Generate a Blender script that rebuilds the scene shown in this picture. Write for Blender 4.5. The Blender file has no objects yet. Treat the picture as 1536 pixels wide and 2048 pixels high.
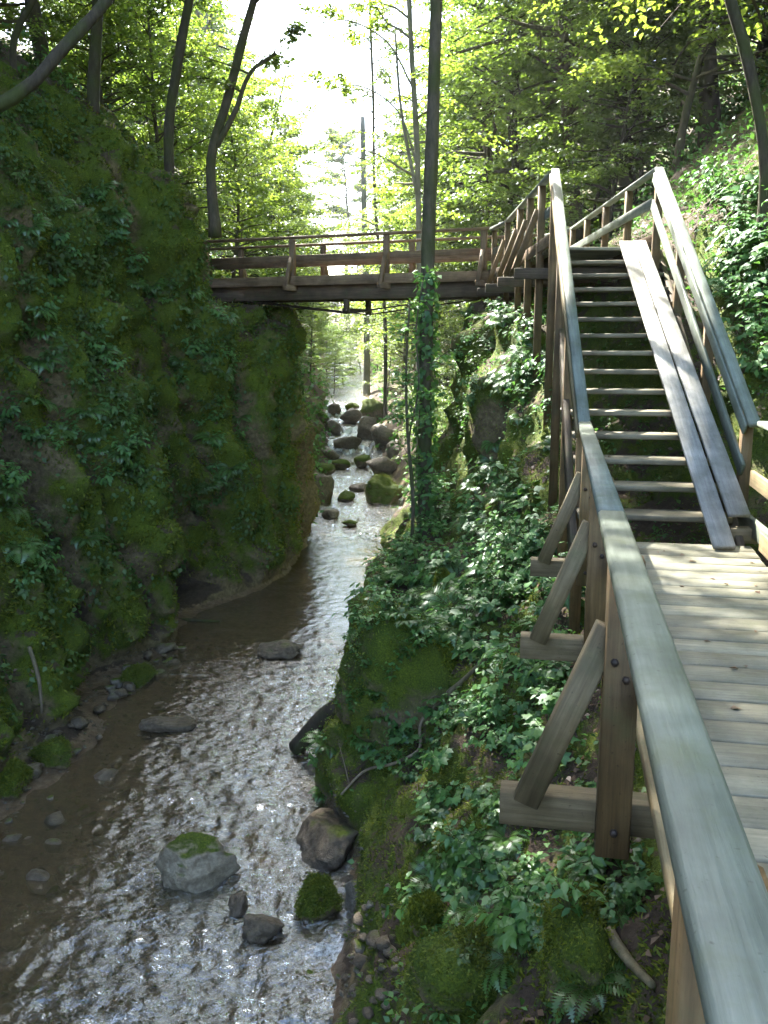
import bpy, math, random
import numpy as np
from mathutils import Vector, Matrix

R = math.radians
sc = bpy.context.scene
col = sc.collection
random.seed(7)
rng = np.random.default_rng(11)

# ------------------------------------------------------------------ camera
EYE = 1.58
FPX = 1791.0
cd = bpy.data.cameras.new('camera')
cam = bpy.data.objects.new('camera', cd)
col.objects.link(cam)
cam.location = (0, 0, EYE)
cam.rotation_euler = (R(90 - 10.946), 0, 0)
cd.sensor_fit = 'VERTICAL'
cd.sensor_height = 24.0
cd.lens = 24.0 * FPX / 2048.0
cd.clip_start = 0.05
cd.clip_end = 900
sc.camera = cam

# ------------------------------------------------------------------ light
SUN_AZ = -24.0      # degrees clockwise from +Y: the sun stands ahead and to the left
SUN_EL = 50.0
w = bpy.data.worlds.new('World')
sc.world = w
w.use_nodes = True
nt = w.node_tree
bg = nt.nodes['Background']
sky = nt.nodes.new('ShaderNodeTexSky')
sky.sky_type = 'NISHITA'
sky.sun_disc = False
sky.sun_elevation = R(SUN_EL)
sky.sun_rotation = R(SUN_AZ % 360)
sky.air_density = 1.0
sky.dust_density = 2.5
sky.ozone_density = 1.0
nt.links.new(sky.outputs[0], bg.inputs[0])
bg.inputs[1].default_value = 0.15
sd = bpy.data.lights.new('sun', 'SUN')
sd.energy = 5.0
sd.angle = R(0.55)
sd.color = (1.0, 0.95, 0.86)
sun = bpy.data.objects.new('sun', sd)
col.objects.link(sun)
sdir = Vector((math.sin(R(SUN_AZ)) * math.cos(R(SUN_EL)), math.cos(R(SUN_AZ)) * math.cos(R(SUN_EL)), math.sin(R(SUN_EL))))
sun.rotation_euler = sdir.to_track_quat('Z', 'Y').to_euler()
sun.location = sdir * 60
sc.view_settings.view_transform = 'Standard'
sc.view_settings.look = 'None'
sc.view_settings.exposure = 3.1
sc.view_settings.gamma = 1.0
sc.cycles.max_bounces = 6
sc.cycles.diffuse_bounces = 3
sc.cycles.glossy_bounces = 3
sc.cycles.transmission_bounces = 5
sc.cycles.transparent_max_bounces = 8
sc.cycles.volume_bounces = 0
sc.cycles.sample_clamp_indirect = 6.0
sc.cycles.use_denoising = True
sc.cycles.use_adaptive_sampling = True
sc.cycles.adaptive_threshold = 0.025

# ------------------------------------------------------------------ numeric helpers
def _hash(i, j, k, seed):
    h = (i * 374761393 + j * 668265263 + k * 2147483647 + seed * 1274126177) & 0xffffffff
    h = ((h ^ (h >> 13)) * 1274126177) & 0xffffffff
    h = h ^ (h >> 16)
    return (h & 0xffff) / 65535.0

def vnoise(p, seed=0):
    p = np.asarray(p, float)
    f = np.floor(p)
    i = f.astype(np.int64)
    t = p - f
    t = t * t * (3 - 2 * t)
    out = 0
    for dx in (0, 1):
        wx = t[..., 0] if dx else 1 - t[..., 0]
        for dy in (0, 1):
            wy = t[..., 1] if dy else 1 - t[..., 1]
            for dz in (0, 1):
                wz = t[..., 2] if dz else 1 - t[..., 2]
                out = out + wx * wy * wz * _hash(i[..., 0] + dx, i[..., 1] + dy, i[..., 2] + dz, seed)
    return out * 2 - 1

def fbm(p, octv=4, seed=0, gain=0.5):
    p = np.asarray(p, float)
    s = 0
    a = 1.0
    n = 0
    for o in range(octv):
        s = s + a * vnoise(p, seed + o * 17)
        n += a
        a *= gain
        p = p * 2.03 + 3.7
    return s / n

def sm(x, a, b):
    t = np.clip((np.asarray(x, float) - a) / (b - a), 0, 1)
    return t * t * (3 - 2 * t)

def nrm(v):
    return v / np.maximum(np.linalg.norm(v, axis=-1, keepdims=True), 1e-9)

def cam_pix(px, py, v=None, z=None):
    """photo pixel -> point at forward distance v or height z"""
    a = R(10.946)
    x = (px - 768) / FPX
    y = (1024 - py) / FPX
    fw = math.cos(a) + y * math.sin(a)
    up = -math.sin(a) + y * math.cos(a)
    t = (z - EYE) / up if z is not None else v / fw
    return np.array([x * t, fw * t, EYE + up * t])

# ------------------------------------------------------------------ object helpers
def mesh_np(name, V, faces, mat=None, smooth=False, attrs=None):
    """faces: list of (n,k) int arrays"""
    me = bpy.data.meshes.new(name)
    V = np.asarray(V, np.float32)
    me.vertices.add(len(V))
    me.vertices.foreach_set('co', V.ravel())
    fl = [np.asarray(f, np.int32) for f in faces if len(f)]
    nl = sum(f.size for f in fl)
    npoly = sum(len(f) for f in fl)
    me.loops.add(nl)
    me.polygons.add(npoly)
    me.loops.foreach_set('vertex_index', np.concatenate([f.ravel() for f in fl]))
    sizes = np.concatenate([np.full(len(f), f.shape[1], np.int32) for f in fl])
    starts = np.concatenate([[0], np.cumsum(sizes)[:-1]]).astype(np.int32)
    me.polygons.foreach_set('loop_start', starts)
    me.polygons.foreach_set('loop_total', sizes)
    if smooth:
        me.polygons.foreach_set('use_smooth', np.ones(npoly, bool))
    me.update(calc_edges=True)
    if attrs:
        for k, a in attrs.items():
            at = me.attributes.new(k, 'FLOAT', 'POINT')
            at.data.foreach_set('value', np.asarray(a, np.float32))
    if mat:
        me.materials.append(mat)
    return me

def link(name, me, parent=None, loc=None, matrix=None):
    o = bpy.data.objects.new(name, me)
    col.objects.link(o)
    if matrix is not None:
        o.matrix_basis = matrix
    elif loc is not None:
        o.location = loc
    if parent is not None:
        o.parent = parent
    return o

def tag(o, label, cat, group=None, kind=None):
    o['label'] = label
    o['category'] = cat
    if group:
        o['group'] = group
    if kind:
        o['kind'] = kind
    return o

def empty(name, loc):
    o = bpy.data.objects.new(name, None)
    o.empty_display_size = 0.2
    col.objects.link(o)
    o.location = loc
    return o

def copy_tree(o, parent=None):
    c = o.copy()
    col.objects.link(c)
    if parent is not None:
        c.parent = parent
    for ch in o.children:
        copy_tree(ch, c)
    return c

class MB:
    def __init__(s):
        s.V = []
        s.F = {3: [], 4: []}
        s.n = 0
    def add(s, V, *faces):
        V = np.asarray(V, float)
        s.V.append(V)
        for f in faces:
            f = np.asarray(f, np.int64)
            if len(f):
                s.F[f.shape[1]].append(f + s.n)
        s.n += len(V)
    def mesh(s, name, mat, smooth=False):
        fs = [np.concatenate(s.F[k]) for k in (3, 4) if s.F[k]]
        return mesh_np(name, np.concatenate(s.V), fs, mat, smooth)

def tube(mb, path, rad, sides=8, rough=0.0, seed=0, cap=True):
    path = np.asarray(path, float)
    rad = np.broadcast_to(np.asarray(rad, float), (len(path),))
    T = np.gradient(path, axis=0)
    T = nrm(T)
    ref = np.array([0, 0, 1.0])
    if abs(T[0] @ ref) > 0.9:
        ref = np.array([1.0, 0.3, 0])
    A = nrm(np.cross(T, ref))
    B = np.cross(T, A)
    ang = np.linspace(0, 2 * np.pi, sides, endpoint=False)
    ring = A[:, None, :] * np.cos(ang)[None, :, None] + B[:, None, :] * np.sin(ang)[None, :, None]
    rr = np.ones((len(path), sides))
    if rough:
        pts = path[:, None, :] + ring * rad[:, None, None]
        rr = 1 + rough * fbm(pts * np.array([5, 5, 2.0]), 3, seed)
    V = (path[:, None, :] + ring * rad[:, None, None] * rr[..., None]).reshape(-1, 3)
    n = len(path)
    i = np.arange(n - 1)[:, None] * sides
    j = np.arange(sides)[None, :]
    j2 = (j + 1) % sides
    q = np.stack([i + j, i + j2, i + sides + j2, i + sides + j], -1).reshape(-1, 4)
    tri = []
    if cap:
        V = np.vstack([V, path[0], path[-1]])
        c0, c1 = n * sides, n * sides + 1
        jj = np.arange(sides)
        tri = np.vstack([np.stack([np.full(sides, c0), (jj + 1) % sides, jj], -1),
                         np.stack([np.full(sides, c1), (n - 1) * sides + jj, (n - 1) * sides + (jj + 1) % sides], -1)])
    mb.add(V, q, tri)

def smooth_path(pts, n):
    pts = np.asarray(pts, float)
    if len(pts) < 3:
        t = np.linspace(0, 1, n)[:, None]
        return pts[0] * (1 - t) + pts[-1] * t
    d = np.r_[0, np.cumsum(np.linalg.norm(np.diff(pts, axis=0), axis=1))]
    m = np.gradient(pts, d, axis=0)
    s = np.linspace(0, d[-1], n)
    k = np.clip(np.searchsorted(d, s, side='right') - 1, 0, len(d) - 2)
    h = (d[k + 1] - d[k])
    t = ((s - d[k]) / h)[:, None]
    h = h[:, None]
    return ((2 * t**3 - 3 * t**2 + 1) * pts[k] + (t**3 - 2 * t**2 + t) * h * m[k]
            + (-2 * t**3 + 3 * t**2) * pts[k + 1] + (t**3 - t**2) * h * m[k + 1])

# ------------------------------------------------------------------ materials
def new_mat(name):
    m = bpy.data.materials.new(name)
    m.use_nodes = True
    m.node_tree.nodes.clear()
    return m, m.node_tree.nodes, m.node_tree.links

def N(nodes, typ, **kw):
    n = nodes.new(typ)
    for k, v in kw.items():
        if k.startswith('i_'):
            n.inputs[k[2:].replace('_', ' ')].default_value = v
        else:
            setattr(n, k, v)
    return n

def ramp(nodes, stops):
    r = nodes.new('ShaderNodeValToRGB')
    els = r.color_ramp.elements
    while len(els) < len(stops):
        els.new(0.5)
    for e, (p, c) in zip(els, stops):
        e.position = p
        e.color = (*c, 1) if len(c) == 3 else c
    return r

def mixc(nodes, links, fac, a, b, typ='MIX'):
    m = nodes.new('ShaderNodeMix')
    m.data_type = 'RGBA'
    m.blend_type = typ
    for s, v in ((m.inputs[0], fac), (m.inputs[6], a), (m.inputs[7], b)):
        if hasattr(v, 'links') or hasattr(v, 'is_output'):
            links.new(v, s)
        elif isinstance(v, (int, float)):
            s.default_value = v
        else:
            s.default_value = (*v, 1) if len(v) == 3 else v
    return m.outputs[2]

def leaf_mat(name, cols, trans, tfac=0.5, gloss=0.12, rough=0.4):
    m, n, l = new_mat(name)
    geo = N(n, 'ShaderNodeNewGeometry')
    r = ramp(n, [(i / (len(cols) - 1), c) for i, c in enumerate(cols)])
    l.new(geo.outputs['Random Per Island'], r.inputs[0])
    oi = N(n, 'ShaderNodeObjectInfo')
    hv = N(n, 'ShaderNodeHueSaturation')
    mr = N(n, 'ShaderNodeMapRange')
    mr.inputs['To Min'].default_value = 0.75
    mr.inputs['To Max'].default_value = 1.25
    l.new(oi.outputs['Random'], mr.inputs[0])
    l.new(mr.outputs[0], hv.inputs['Value'])
    l.new(r.outputs[0], hv.inputs['Color'])
    d = N(n, 'ShaderNodeBsdfDiffuse')
    l.new(hv.outputs[0], d.inputs[0])
    t = N(n, 'ShaderNodeBsdfTranslucent')
    tc = mixc(n, l, 0.6, hv.outputs[0], trans)
    l.new(tc, t.inputs[0])
    mx = N(n, 'ShaderNodeMixShader')
    mx.inputs[0].default_value = tfac
    l.new(d.outputs[0], mx.inputs[1])
    l.new(t.outputs[0], mx.inputs[2])
    g = N(n, 'ShaderNodeBsdfGlossy')
    g.inputs['Roughness'].default_value = rough
    g.inputs['Color'].default_value = (0.9, 0.95, 1, 1)
    mg = N(n, 'ShaderNodeMixShader')
    mg.inputs[0].default_value = gloss
    l.new(mx.outputs[0], mg.inputs[1])
    l.new(g.outputs[0], mg.inputs[2])
    o = N(n, 'ShaderNodeOutputMaterial')
    l.new(mg.outputs[0], o.inputs[0])
    return m

LEAF_CANOPY = leaf_mat('beech_leaves', [(.035, .07, .012), (.06, .11, .018), (.085, .13, .02), (.05, .10, .022)], (.26, .40, .04), 0.55, 0.05)
LEAF_BRIGHT = leaf_mat('young_leaves', [(.07, .13, .018), (.10, .17, .022), (.13, .19, .025)], (.34, .46, .05), 0.55, 0.05)
LEAF_FAR = leaf_mat('far_leaves', [(.045, .09, .022), (.07, .12, .025), (.06, .11, .04)], (.26, .36, .07), 0.55, 0.03)
LEAF_PLANT = leaf_mat('plant_leaves', [(.04, .11, .03), (.065, .16, .04), (.09, .18, .035), (.055, .145, .045)], (.16, .38, .05), 0.3, 0.03, 0.45)
LEAF_IVY = leaf_mat('ivy_leaves', [(.026, .056, .012), (.042, .082, .016), (.06, .105, .02), (.042, .085, .02)], (.08, .16, .025), 0.25, 0.025, 0.5)
LEAF_FERN = leaf_mat('fern_leaves', [(.05, .12, .02), (.07, .16, .03), (.06, .13, .025)], (.2, .36, .05), 0.4, 0.05)
MOSS_BLADE = leaf_mat('moss', [(.045, .078, .006), (.10, .135, .009), (.18, .20, .014), (.085, .13, .010)], (.12, .15, .02), 0.3, 0.02, 0.6)
LITTER = leaf_mat('dead_leaves', [(.10, .055, .028), (.15, .09, .05), (.07, .04, .025), (.19, .13, .08)], (.16, .09, .04), 0.15, 0.05, 0.5)

def wood_mat(name, base, dark, pale, green=0.0, rough=0.72):
    m, n, l = new_mat(name)
    tc = N(n, 'ShaderNodeTexCoord')
    oi = N(n, 'ShaderNodeObjectInfo')
    mp = N(n, 'ShaderNodeMapping')
    mp.inputs['Scale'].default_value = (1.3, 26, 26)
    off = N(n, 'ShaderNodeVectorMath', operation='ADD')
    l.new(tc.outputs['Object'], off.inputs[0])
    sc3 = N(n, 'ShaderNodeVectorMath', operation='SCALE')
    l.new(oi.outputs['Location'], sc3.inputs[0])
    sc3.inputs['Scale'].default_value = 3.1
    l.new(sc3.outputs[0], off.inputs[1])
    l.new(off.outputs[0], mp.inputs[0])
    g = N(n, 'ShaderNodeTexNoise', i_Scale=2.0, i_Detail=6.0, i_Roughness=0.65)
    l.new(mp.outputs[0], g.inputs[0])
    r = ramp(n, [(0.25, dark), (0.5, base), (0.78, pale)])
    l.new(g.outputs[0], r.inputs[0])
    b = N(n, 'ShaderNodeTexNoise', i_Scale=3.2, i_Detail=5.0, i_Roughness=0.6)
    l.new(off.outputs[0], b.inputs[0])
    br = ramp(n, [(0.35, (.62, .60, .56)), (0.65, (1.15, 1.12, 1.08))])
    l.new(b.outputs[0], br.inputs[0])
    c = mixc(n, l, 1.0, r.outputs[0], br.outputs[0], 'MULTIPLY')
    mr = N(n, 'ShaderNodeMapRange')
    mr.inputs['To Min'].default_value = 0.78
    mr.inputs['To Max'].default_value = 1.2
    l.new(oi.outputs['Random'], mr.inputs[0])
    hv = N(n, 'ShaderNodeHueSaturation')
    l.new(mr.outputs[0], hv.inputs['Value'])
    l.new(c, hv.inputs['Color'])
    cc = hv.outputs[0]
    if green:
        gn = N(n, 'ShaderNodeTexNoise', i_Scale=5.5, i_Detail=6.0, i_Roughness=0.7)
        l.new(off.outputs[0], gn.inputs[0])
        gr = ramp(n, [(0.5, (0, 0, 0)), (0.68, (green,) * 3)])
        l.new(gn.outputs[0], gr.inputs[0])
        cc = mixc(n, l, gr.outputs[0], cc, (.07, .085, .03))
    # dark fine specks and knots
    vo = N(n, 'ShaderNodeTexNoise', i_Scale=60.0, i_Detail=2.0)
    l.new(off.outputs[0], vo.inputs[0])
    vr = ramp(n, [(0.24, (.6, .58, .55)), (0.33, (1, 1, 1))])
    l.new(vo.outputs[0], vr.inputs[0])
    cc = mixc(n, l, 1.0, cc, vr.outputs[0], 'MULTIPLY')
    p = N(n, 'ShaderNodeBsdfPrincipled')
    l.new(cc, p.inputs['Base Color'])
    p.inputs['Roughness'].default_value = rough
    p.inputs['Specular IOR Level'].default_value = 0.35
    bp = N(n, 'ShaderNodeBump')
    bp.inputs['Strength'].default_value = 0.55
    bp.inputs['Distance'].default_value = 0.006
    l.new(g.outputs[0], bp.inputs['Height'])
    l.new(bp.outputs[0], p.inputs['Normal'])
    o = N(n, 'ShaderNodeOutputMaterial')
    l.new(p.outputs[0], o.inputs[0])
    return m

W_RAIL = wood_mat('weathered_rail_wood', (.145, .175, .15), (.10, .12, .10), (.20, .235, .205), 0.4, 0.55)
W_DECK = wood_mat('deck_plank_wood', (.20, .20, .15), (.135, .135, .10), (.265, .26, .20), 0.35, 0.75)
W_POST = wood_mat('brown_post_wood', (.13, .083, .034), (.07, .044, .018), (.19, .13, .06), 0.3)
W_BEAM = wood_mat('beam_wood', (.165, .13, .07), (.10, .075, .04), (.24, .195, .115), 0.4)
W_BRIDGE = wood_mat('bridge_wood', (.17, .115, .07), (.10, .065, .04), (.25, .18, .11), 0.2)
W_DARK = wood_mat('dark_brown_wood', (.075, .055, .035), (.04, .028, .018), (.12, .09, .06), 0.5)  # darker brown, for joists, stringers, girders and piles
W_RAMP = wood_mat('grey_ramp_plank', (.22, .225, .215), (.16, .165, .155), (.29, .295, .285), 0.1, 0.6)
W_TREAD = wood_mat('tread_wood', (.16, .145, .10), (.095, .085, .058), (.23, .21, .155), 0.4)

def bark_mat(name, c0, c1, moss=0.4):
    m, n, l = new_mat(name)
    tc = N(n, 'ShaderNodeTexCoord')
    mp = N(n, 'ShaderNodeMapping')
    mp.inputs['Scale'].default_value = (9, 9, 2.2)
    l.new(tc.outputs['Object'], mp.inputs[0])
    g = N(n, 'ShaderNodeTexNoise', i_Scale=2.0, i_Detail=8.0, i_Roughness=0.65)
    l.new(mp.outputs[0], g.inputs[0])
    r = ramp(n, [(0.3, c0), (0.7, c1)])
    l.new(g.outputs[0], r.inputs[0])
    b = N(n, 'ShaderNodeTexNoise', i_Scale=1.6, i_Detail=6.0)
    l.new(tc.outputs['Object'], b.inputs[0])
    br = ramp(n, [(0.45, (0, 0, 0)), (0.62, (moss,) * 3)])
    l.new(b.outputs[0], br.inputs[0])
    c = mixc(n, l, br.outputs[0], r.outputs[0], (.045, .06, .012))
    p = N(n, 'ShaderNodeBsdfPrincipled')
    l.new(c, p.inputs['Base Color'])
    p.inputs['Roughness'].default_value = 0.85
    p.inputs['Specular IOR Level'].default_value = 0.2
    bp = N(n, 'ShaderNodeBump')
    bp.inputs['Strength'].default_value = 0.8
    bp.inputs['Distance'].default_value = 0.02
    l.new(g.outputs[0], bp.inputs['Height'])
    l.new(bp.outputs[0], p.inputs['Normal'])
    o = N(n, 'ShaderNodeOutputMaterial')
    l.new(p.outputs[0], o.inputs[0])
    return m

BARK = bark_mat('tree_bark', (.05, .042, .03), (.12, .10, .072), 0.7)
BARK_PALE = bark_mat('pale_bark', (.15, .14, .12), (.26, .25, .21), 0.35)
BARK_DARK = bark_mat('dark_bark', (.03, .025, .018), (.075, .06, .042), 0.7)
STEM = bark_mat('plant_stem', (.05, .06, .02), (.10, .11, .04), 0.2)
DEADWOOD = bark_mat('dead_wood', (.11, .085, .055), (.24, .195, .135), 0.35)

def rock_mat(name, attr=False, mossy=0.6, wet=0.0, tint=(1, 1, 1)):
    m, n, l = new_mat(name)
    geo = N(n, 'ShaderNodeNewGeometry')
    tc = N(n, 'ShaderNodeTexCoord')
    src = geo.outputs['Position']
    n1 = N(n, 'ShaderNodeTexNoise', i_Scale=1.7, i_Detail=9.0, i_Roughness=0.68)
    l.new(src, n1.inputs[0])
    n2 = N(n, 'ShaderNodeTexNoise', i_Scale=11.0, i_Detail=7.0, i_Roughness=0.7)
    l.new(src, n2.inputs[0])
    n3 = N(n, 'ShaderNodeTexNoise', i_Scale=70.0, i_Detail=3.0, i_Roughness=0.7)
    l.new(src, n3.inputs[0])
    t = tint
    rock = ramp(n, [(0.3, (.07 * t[0], .06 * t[1], .045 * t[2])), (0.5, (.15 * t[0], .13 * t[1], .10 * t[2])), (0.72, (.26 * t[0], .235 * t[1], .19 * t[2]))])
    l.new(n2.outputs[0], rock.inputs[0])
    moss = ramp(n, [(0.28, (.026, .044, .005)), (0.5, (.062, .094, .008)), (0.72, (.13, .165, .012))])
    l.new(n3.outputs[0], moss.inputs[0])
    moss2 = ramp(n, [(0.35, (.6, .7, .7)), (0.65, (1.25, 1.15, .9))])
    l.new(n1.outputs[0], moss2.inputs[0])
    mc = mixc(n, l, 1.0, moss.outputs[0], moss2.outputs[0], 'MULTIPLY')
    soil_shade = ramp(n, [(0.3, (.028, .019, .012)), (0.55, (.06, .042, .027)), (0.8, (.11, .08, .052))])
    l.new(n2.outputs[0], soil_shade.inputs[0])
    def afac(name, nz, lo, hi):
        a = N(n, 'ShaderNodeAttribute', attribute_name=name)
        ad = N(n, 'ShaderNodeMath', operation='ADD')
        l.new(a.outputs['Fac'], ad.inputs[0])
        mr = N(n, 'ShaderNodeMapRange')
        mr.inputs['From Min'].default_value = 0.25
        mr.inputs['From Max'].default_value = 0.75
        mr.inputs['To Min'].default_value = -0.35
        mr.inputs['To Max'].default_value = 0.35
        l.new(nz, mr.inputs[0])
        l.new(mr.outputs[0], ad.inputs[1])
        m2 = N(n, 'ShaderNodeMapRange')
        m2.inputs['From Min'].default_value = lo
        m2.inputs['From Max'].default_value = hi
        l.new(ad.outputs[0], m2.inputs[0])
        return m2.outputs[0]
    p = N(n, 'ShaderNodeBsdfPrincipled')
    p.inputs['Specular IOR Level'].default_value = 0.3
    if attr:
        c = mixc(n, l, afac('moss', n1.outputs[0], 0.4, 0.6), rock.outputs[0], mc)
        c = mixc(n, l, afac('soil_shade', n2.outputs[0], 0.42, 0.58), c, soil_shade.outputs[0])
        bedc = ramp(n, [(0.3, (.055, .036, .02)), (0.5, (.12, .08, .045)), (0.7, (.21, .155, .10))])
        l.new(n2.outputs[0], bedc.inputs[0])
        bf = afac('bed', n2.outputs[0], 0.4, 0.6)
        c = mixc(n, l, bf, c, bedc.outputs[0])
        rr = N(n, 'ShaderNodeMapRange')
        l.new(bf, rr.inputs[0])
        rr.inputs['To Min'].default_value = 0.9
        rr.inputs['To Max'].default_value = 0.45
        l.new(rr.outputs[0], p.inputs['Roughness'])
    else:
        sx = N(n, 'ShaderNodeSeparateXYZ')
        l.new(geo.outputs['Normal'], sx.inputs[0])
        mm = N(n, 'ShaderNodeMath', operation='MULTIPLY_ADD')
        l.new(sx.outputs[2], mm.inputs[0])
        mm.inputs[1].default_value = 0.5
        l.new(n1.outputs[0], mm.inputs[2])
        m2 = N(n, 'ShaderNodeMapRange')
        m2.inputs['From Min'].default_value = 1.12 - mossy
        m2.inputs['From Max'].default_value = 1.28 - mossy
        l.new(mm.outputs[0], m2.inputs[0])
        c = mixc(n, l, m2.outputs[0], rock.outputs[0], mc)
        p.inputs['Roughness'].default_value = 0.85 - 0.5 * wet
    l.new(c, p.inputs['Base Color'])
    ad = N(n, 'ShaderNodeMath', operation='MULTIPLY_ADD')
    l.new(n3.outputs[0], ad.inputs[0])
    ad.inputs[1].default_value = 0.35
    l.new(n2.outputs[0], ad.inputs[2])
    bp = N(n, 'ShaderNodeBump')
    bp.inputs['Strength'].default_value = 0.8
    bp.inputs['Distance'].default_value = 0.05
    l.new(ad.outputs[0], bp.inputs['Height'])
    l.new(bp.outputs[0], p.inputs['Normal'])
    o = N(n, 'ShaderNodeOutputMaterial')
    l.new(p.outputs[0], o.inputs[0])
    return m

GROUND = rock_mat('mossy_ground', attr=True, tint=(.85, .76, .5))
ROCK_MOSS = rock_mat('mossy_rock', mossy=0.75, tint=(.9, .82, .6))
ROCK_BARE = rock_mat('bare_rock', mossy=0.25)
ROCK_WET = rock_mat('wet_rock', mossy=0.1, wet=0.9, tint=(.75, .68, .6))
ROCK_PALE = rock_mat('pale_rock', mossy=0.36, tint=(1.7, 1.65, 1.5))

# water
def water_mat():
    m, n, l = new_mat('stream_water')
    geo = N(n, 'ShaderNodeNewGeometry')
    n1 = N(n, 'ShaderNodeTexNoise', i_Scale=9.0, i_Detail=4.0, i_Roughness=0.6)
    mp = N(n, 'ShaderNodeMapping')
    mp.inputs['Scale'].default_value = (0.8, 1.6, 1)
    mp.inputs['Rotation'].default_value = (0, 0, 0.35)
    l.new(geo.outputs['Position'], mp.inputs[0])
    l.new(mp.outputs[0], n1.inputs[0])
    rough = N(n, 'ShaderNodeAttribute', attribute_name='rough')
    ml = N(n, 'ShaderNodeMath', operation='MULTIPLY_ADD')
    l.new(rough.outputs['Fac'], ml.inputs[0])
    ml.inputs[1].default_value = 0.9
    ml.inputs[2].default_value = 0.06
    bp = N(n, 'ShaderNodeBump')
    bp.inputs['Distance'].default_value = 0.06
    l.new(ml.outputs[0], bp.inputs['Strength'])
    l.new(n1.outputs[0], bp.inputs['Height'])
    fr = N(n, 'ShaderNodeFresnel')
    fr.inputs[0].default_value = 1.45
    l.new(bp.outputs[0], fr.inputs['Normal'])
    tr = N(n, 'ShaderNodeBsdfTransparent')
    tr.inputs[0].default_value = (.66, .58, .46, 1)
    di = N(n, 'ShaderNodeBsdfDiffuse')
    di.inputs[0].default_value = (.19, .14, .08, 1)
    silt = N(n, 'ShaderNodeMixShader')
    silt.inputs[0].default_value = 0.35
    l.new(tr.outputs[0], silt.inputs[1])
    l.new(di.outputs[0], silt.inputs[2])
    gl = N(n, 'ShaderNodeBsdfGlossy')
    gl.inputs['Roughness'].default_value = 0.06
    gl.inputs['Color'].default_value = (.84, .94, 1, 1)  # blue tint painted into the reflection, as the sky mirrors grey-white
    l.new(bp.outputs[0], gl.inputs['Normal'])
    mx = N(n, 'ShaderNodeMixShader')
    fa = N(n, 'ShaderNodeMath', operation='MULTIPLY_ADD', use_clamp=True)
    l.new(rough.outputs['Fac'], fa.inputs[0])
    fa.inputs[1].default_value = 0.13
    l.new(fr.outputs[0], fa.inputs[2])
    l.new(fa.outputs[0], mx.inputs[0])
    l.new(silt.outputs[0], mx.inputs[1])
    l.new(gl.outputs[0], mx.inputs[2])
    fo = N(n, 'ShaderNodeAttribute', attribute_name='foam')
    n2 = N(n, 'ShaderNodeTexNoise', i_Scale=22.0, i_Detail=6.0, i_Roughness=0.75)
    l.new(geo.outputs['Position'], n2.inputs[0])
    ad = N(n, 'ShaderNodeMath', operation='ADD')
    l.new(fo.outputs['Fac'], ad.inputs[0])
    l.new(n2.outputs[0], ad.inputs[1])
    fm = N(n, 'ShaderNodeMapRange')
    fm.inputs['From Min'].default_value = .93
    fm.inputs['From Max'].default_value = 1.4
    l.new(ad.outputs[0], fm.inputs[0])
    fd = N(n, 'ShaderNodeBsdfDiffuse')
    fd.inputs[0].default_value = (.74, .78, .80, 1)
    mf = N(n, 'ShaderNodeMixShader')
    l.new(fm.outputs[0], mf.inputs[0])
    l.new(mx.outputs[0], mf.inputs[1])
    l.new(fd.outputs[0], mf.inputs[2])
    o = N(n, 'ShaderNodeOutputMaterial')
    l.new(mf.outputs[0], o.inputs[0])
    return m
WATER = water_mat()

def metal_mat():
    m, n, l = new_mat('dark_steel')
    p = N(n, 'ShaderNodeBsdfPrincipled')
    tc = N(n, 'ShaderNodeTexCoord')
    nz = N(n, 'ShaderNodeTexNoise', i_Scale=12.0, i_Detail=5.0)
    l.new(tc.outputs['Object'], nz.inputs[0])
    r = ramp(n, [(0.35, (.03, .025, .022)), (0.7, (.085, .055, .035))])
    l.new(nz.outputs[0], r.inputs[0])
    l.new(r.outputs[0], p.inputs['Base Color'])
    p.inputs['Metallic'].default_value = 0.6
    p.inputs['Roughness'].default_value = 0.6
    o = N(n, 'ShaderNodeOutputMaterial')
    l.new(p.outputs[0], o.inputs[0])
    return m
STEEL = metal_mat()

# ------------------------------------------------------------------ terrain
ZW = np.array([(-6, -3.62), (6, -3.53), (12, -3.5), (24, -3.45), (28, -3.35), (32, -3.15), (34, -2.95), (36, -2.6), (40, -2.15), (46, -1.8), (60, -.9), (80, 1.5), (104, 8.5)])
def zwat(v):
    return np.interp(v, ZW[:, 0], ZW[:, 1])

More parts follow.
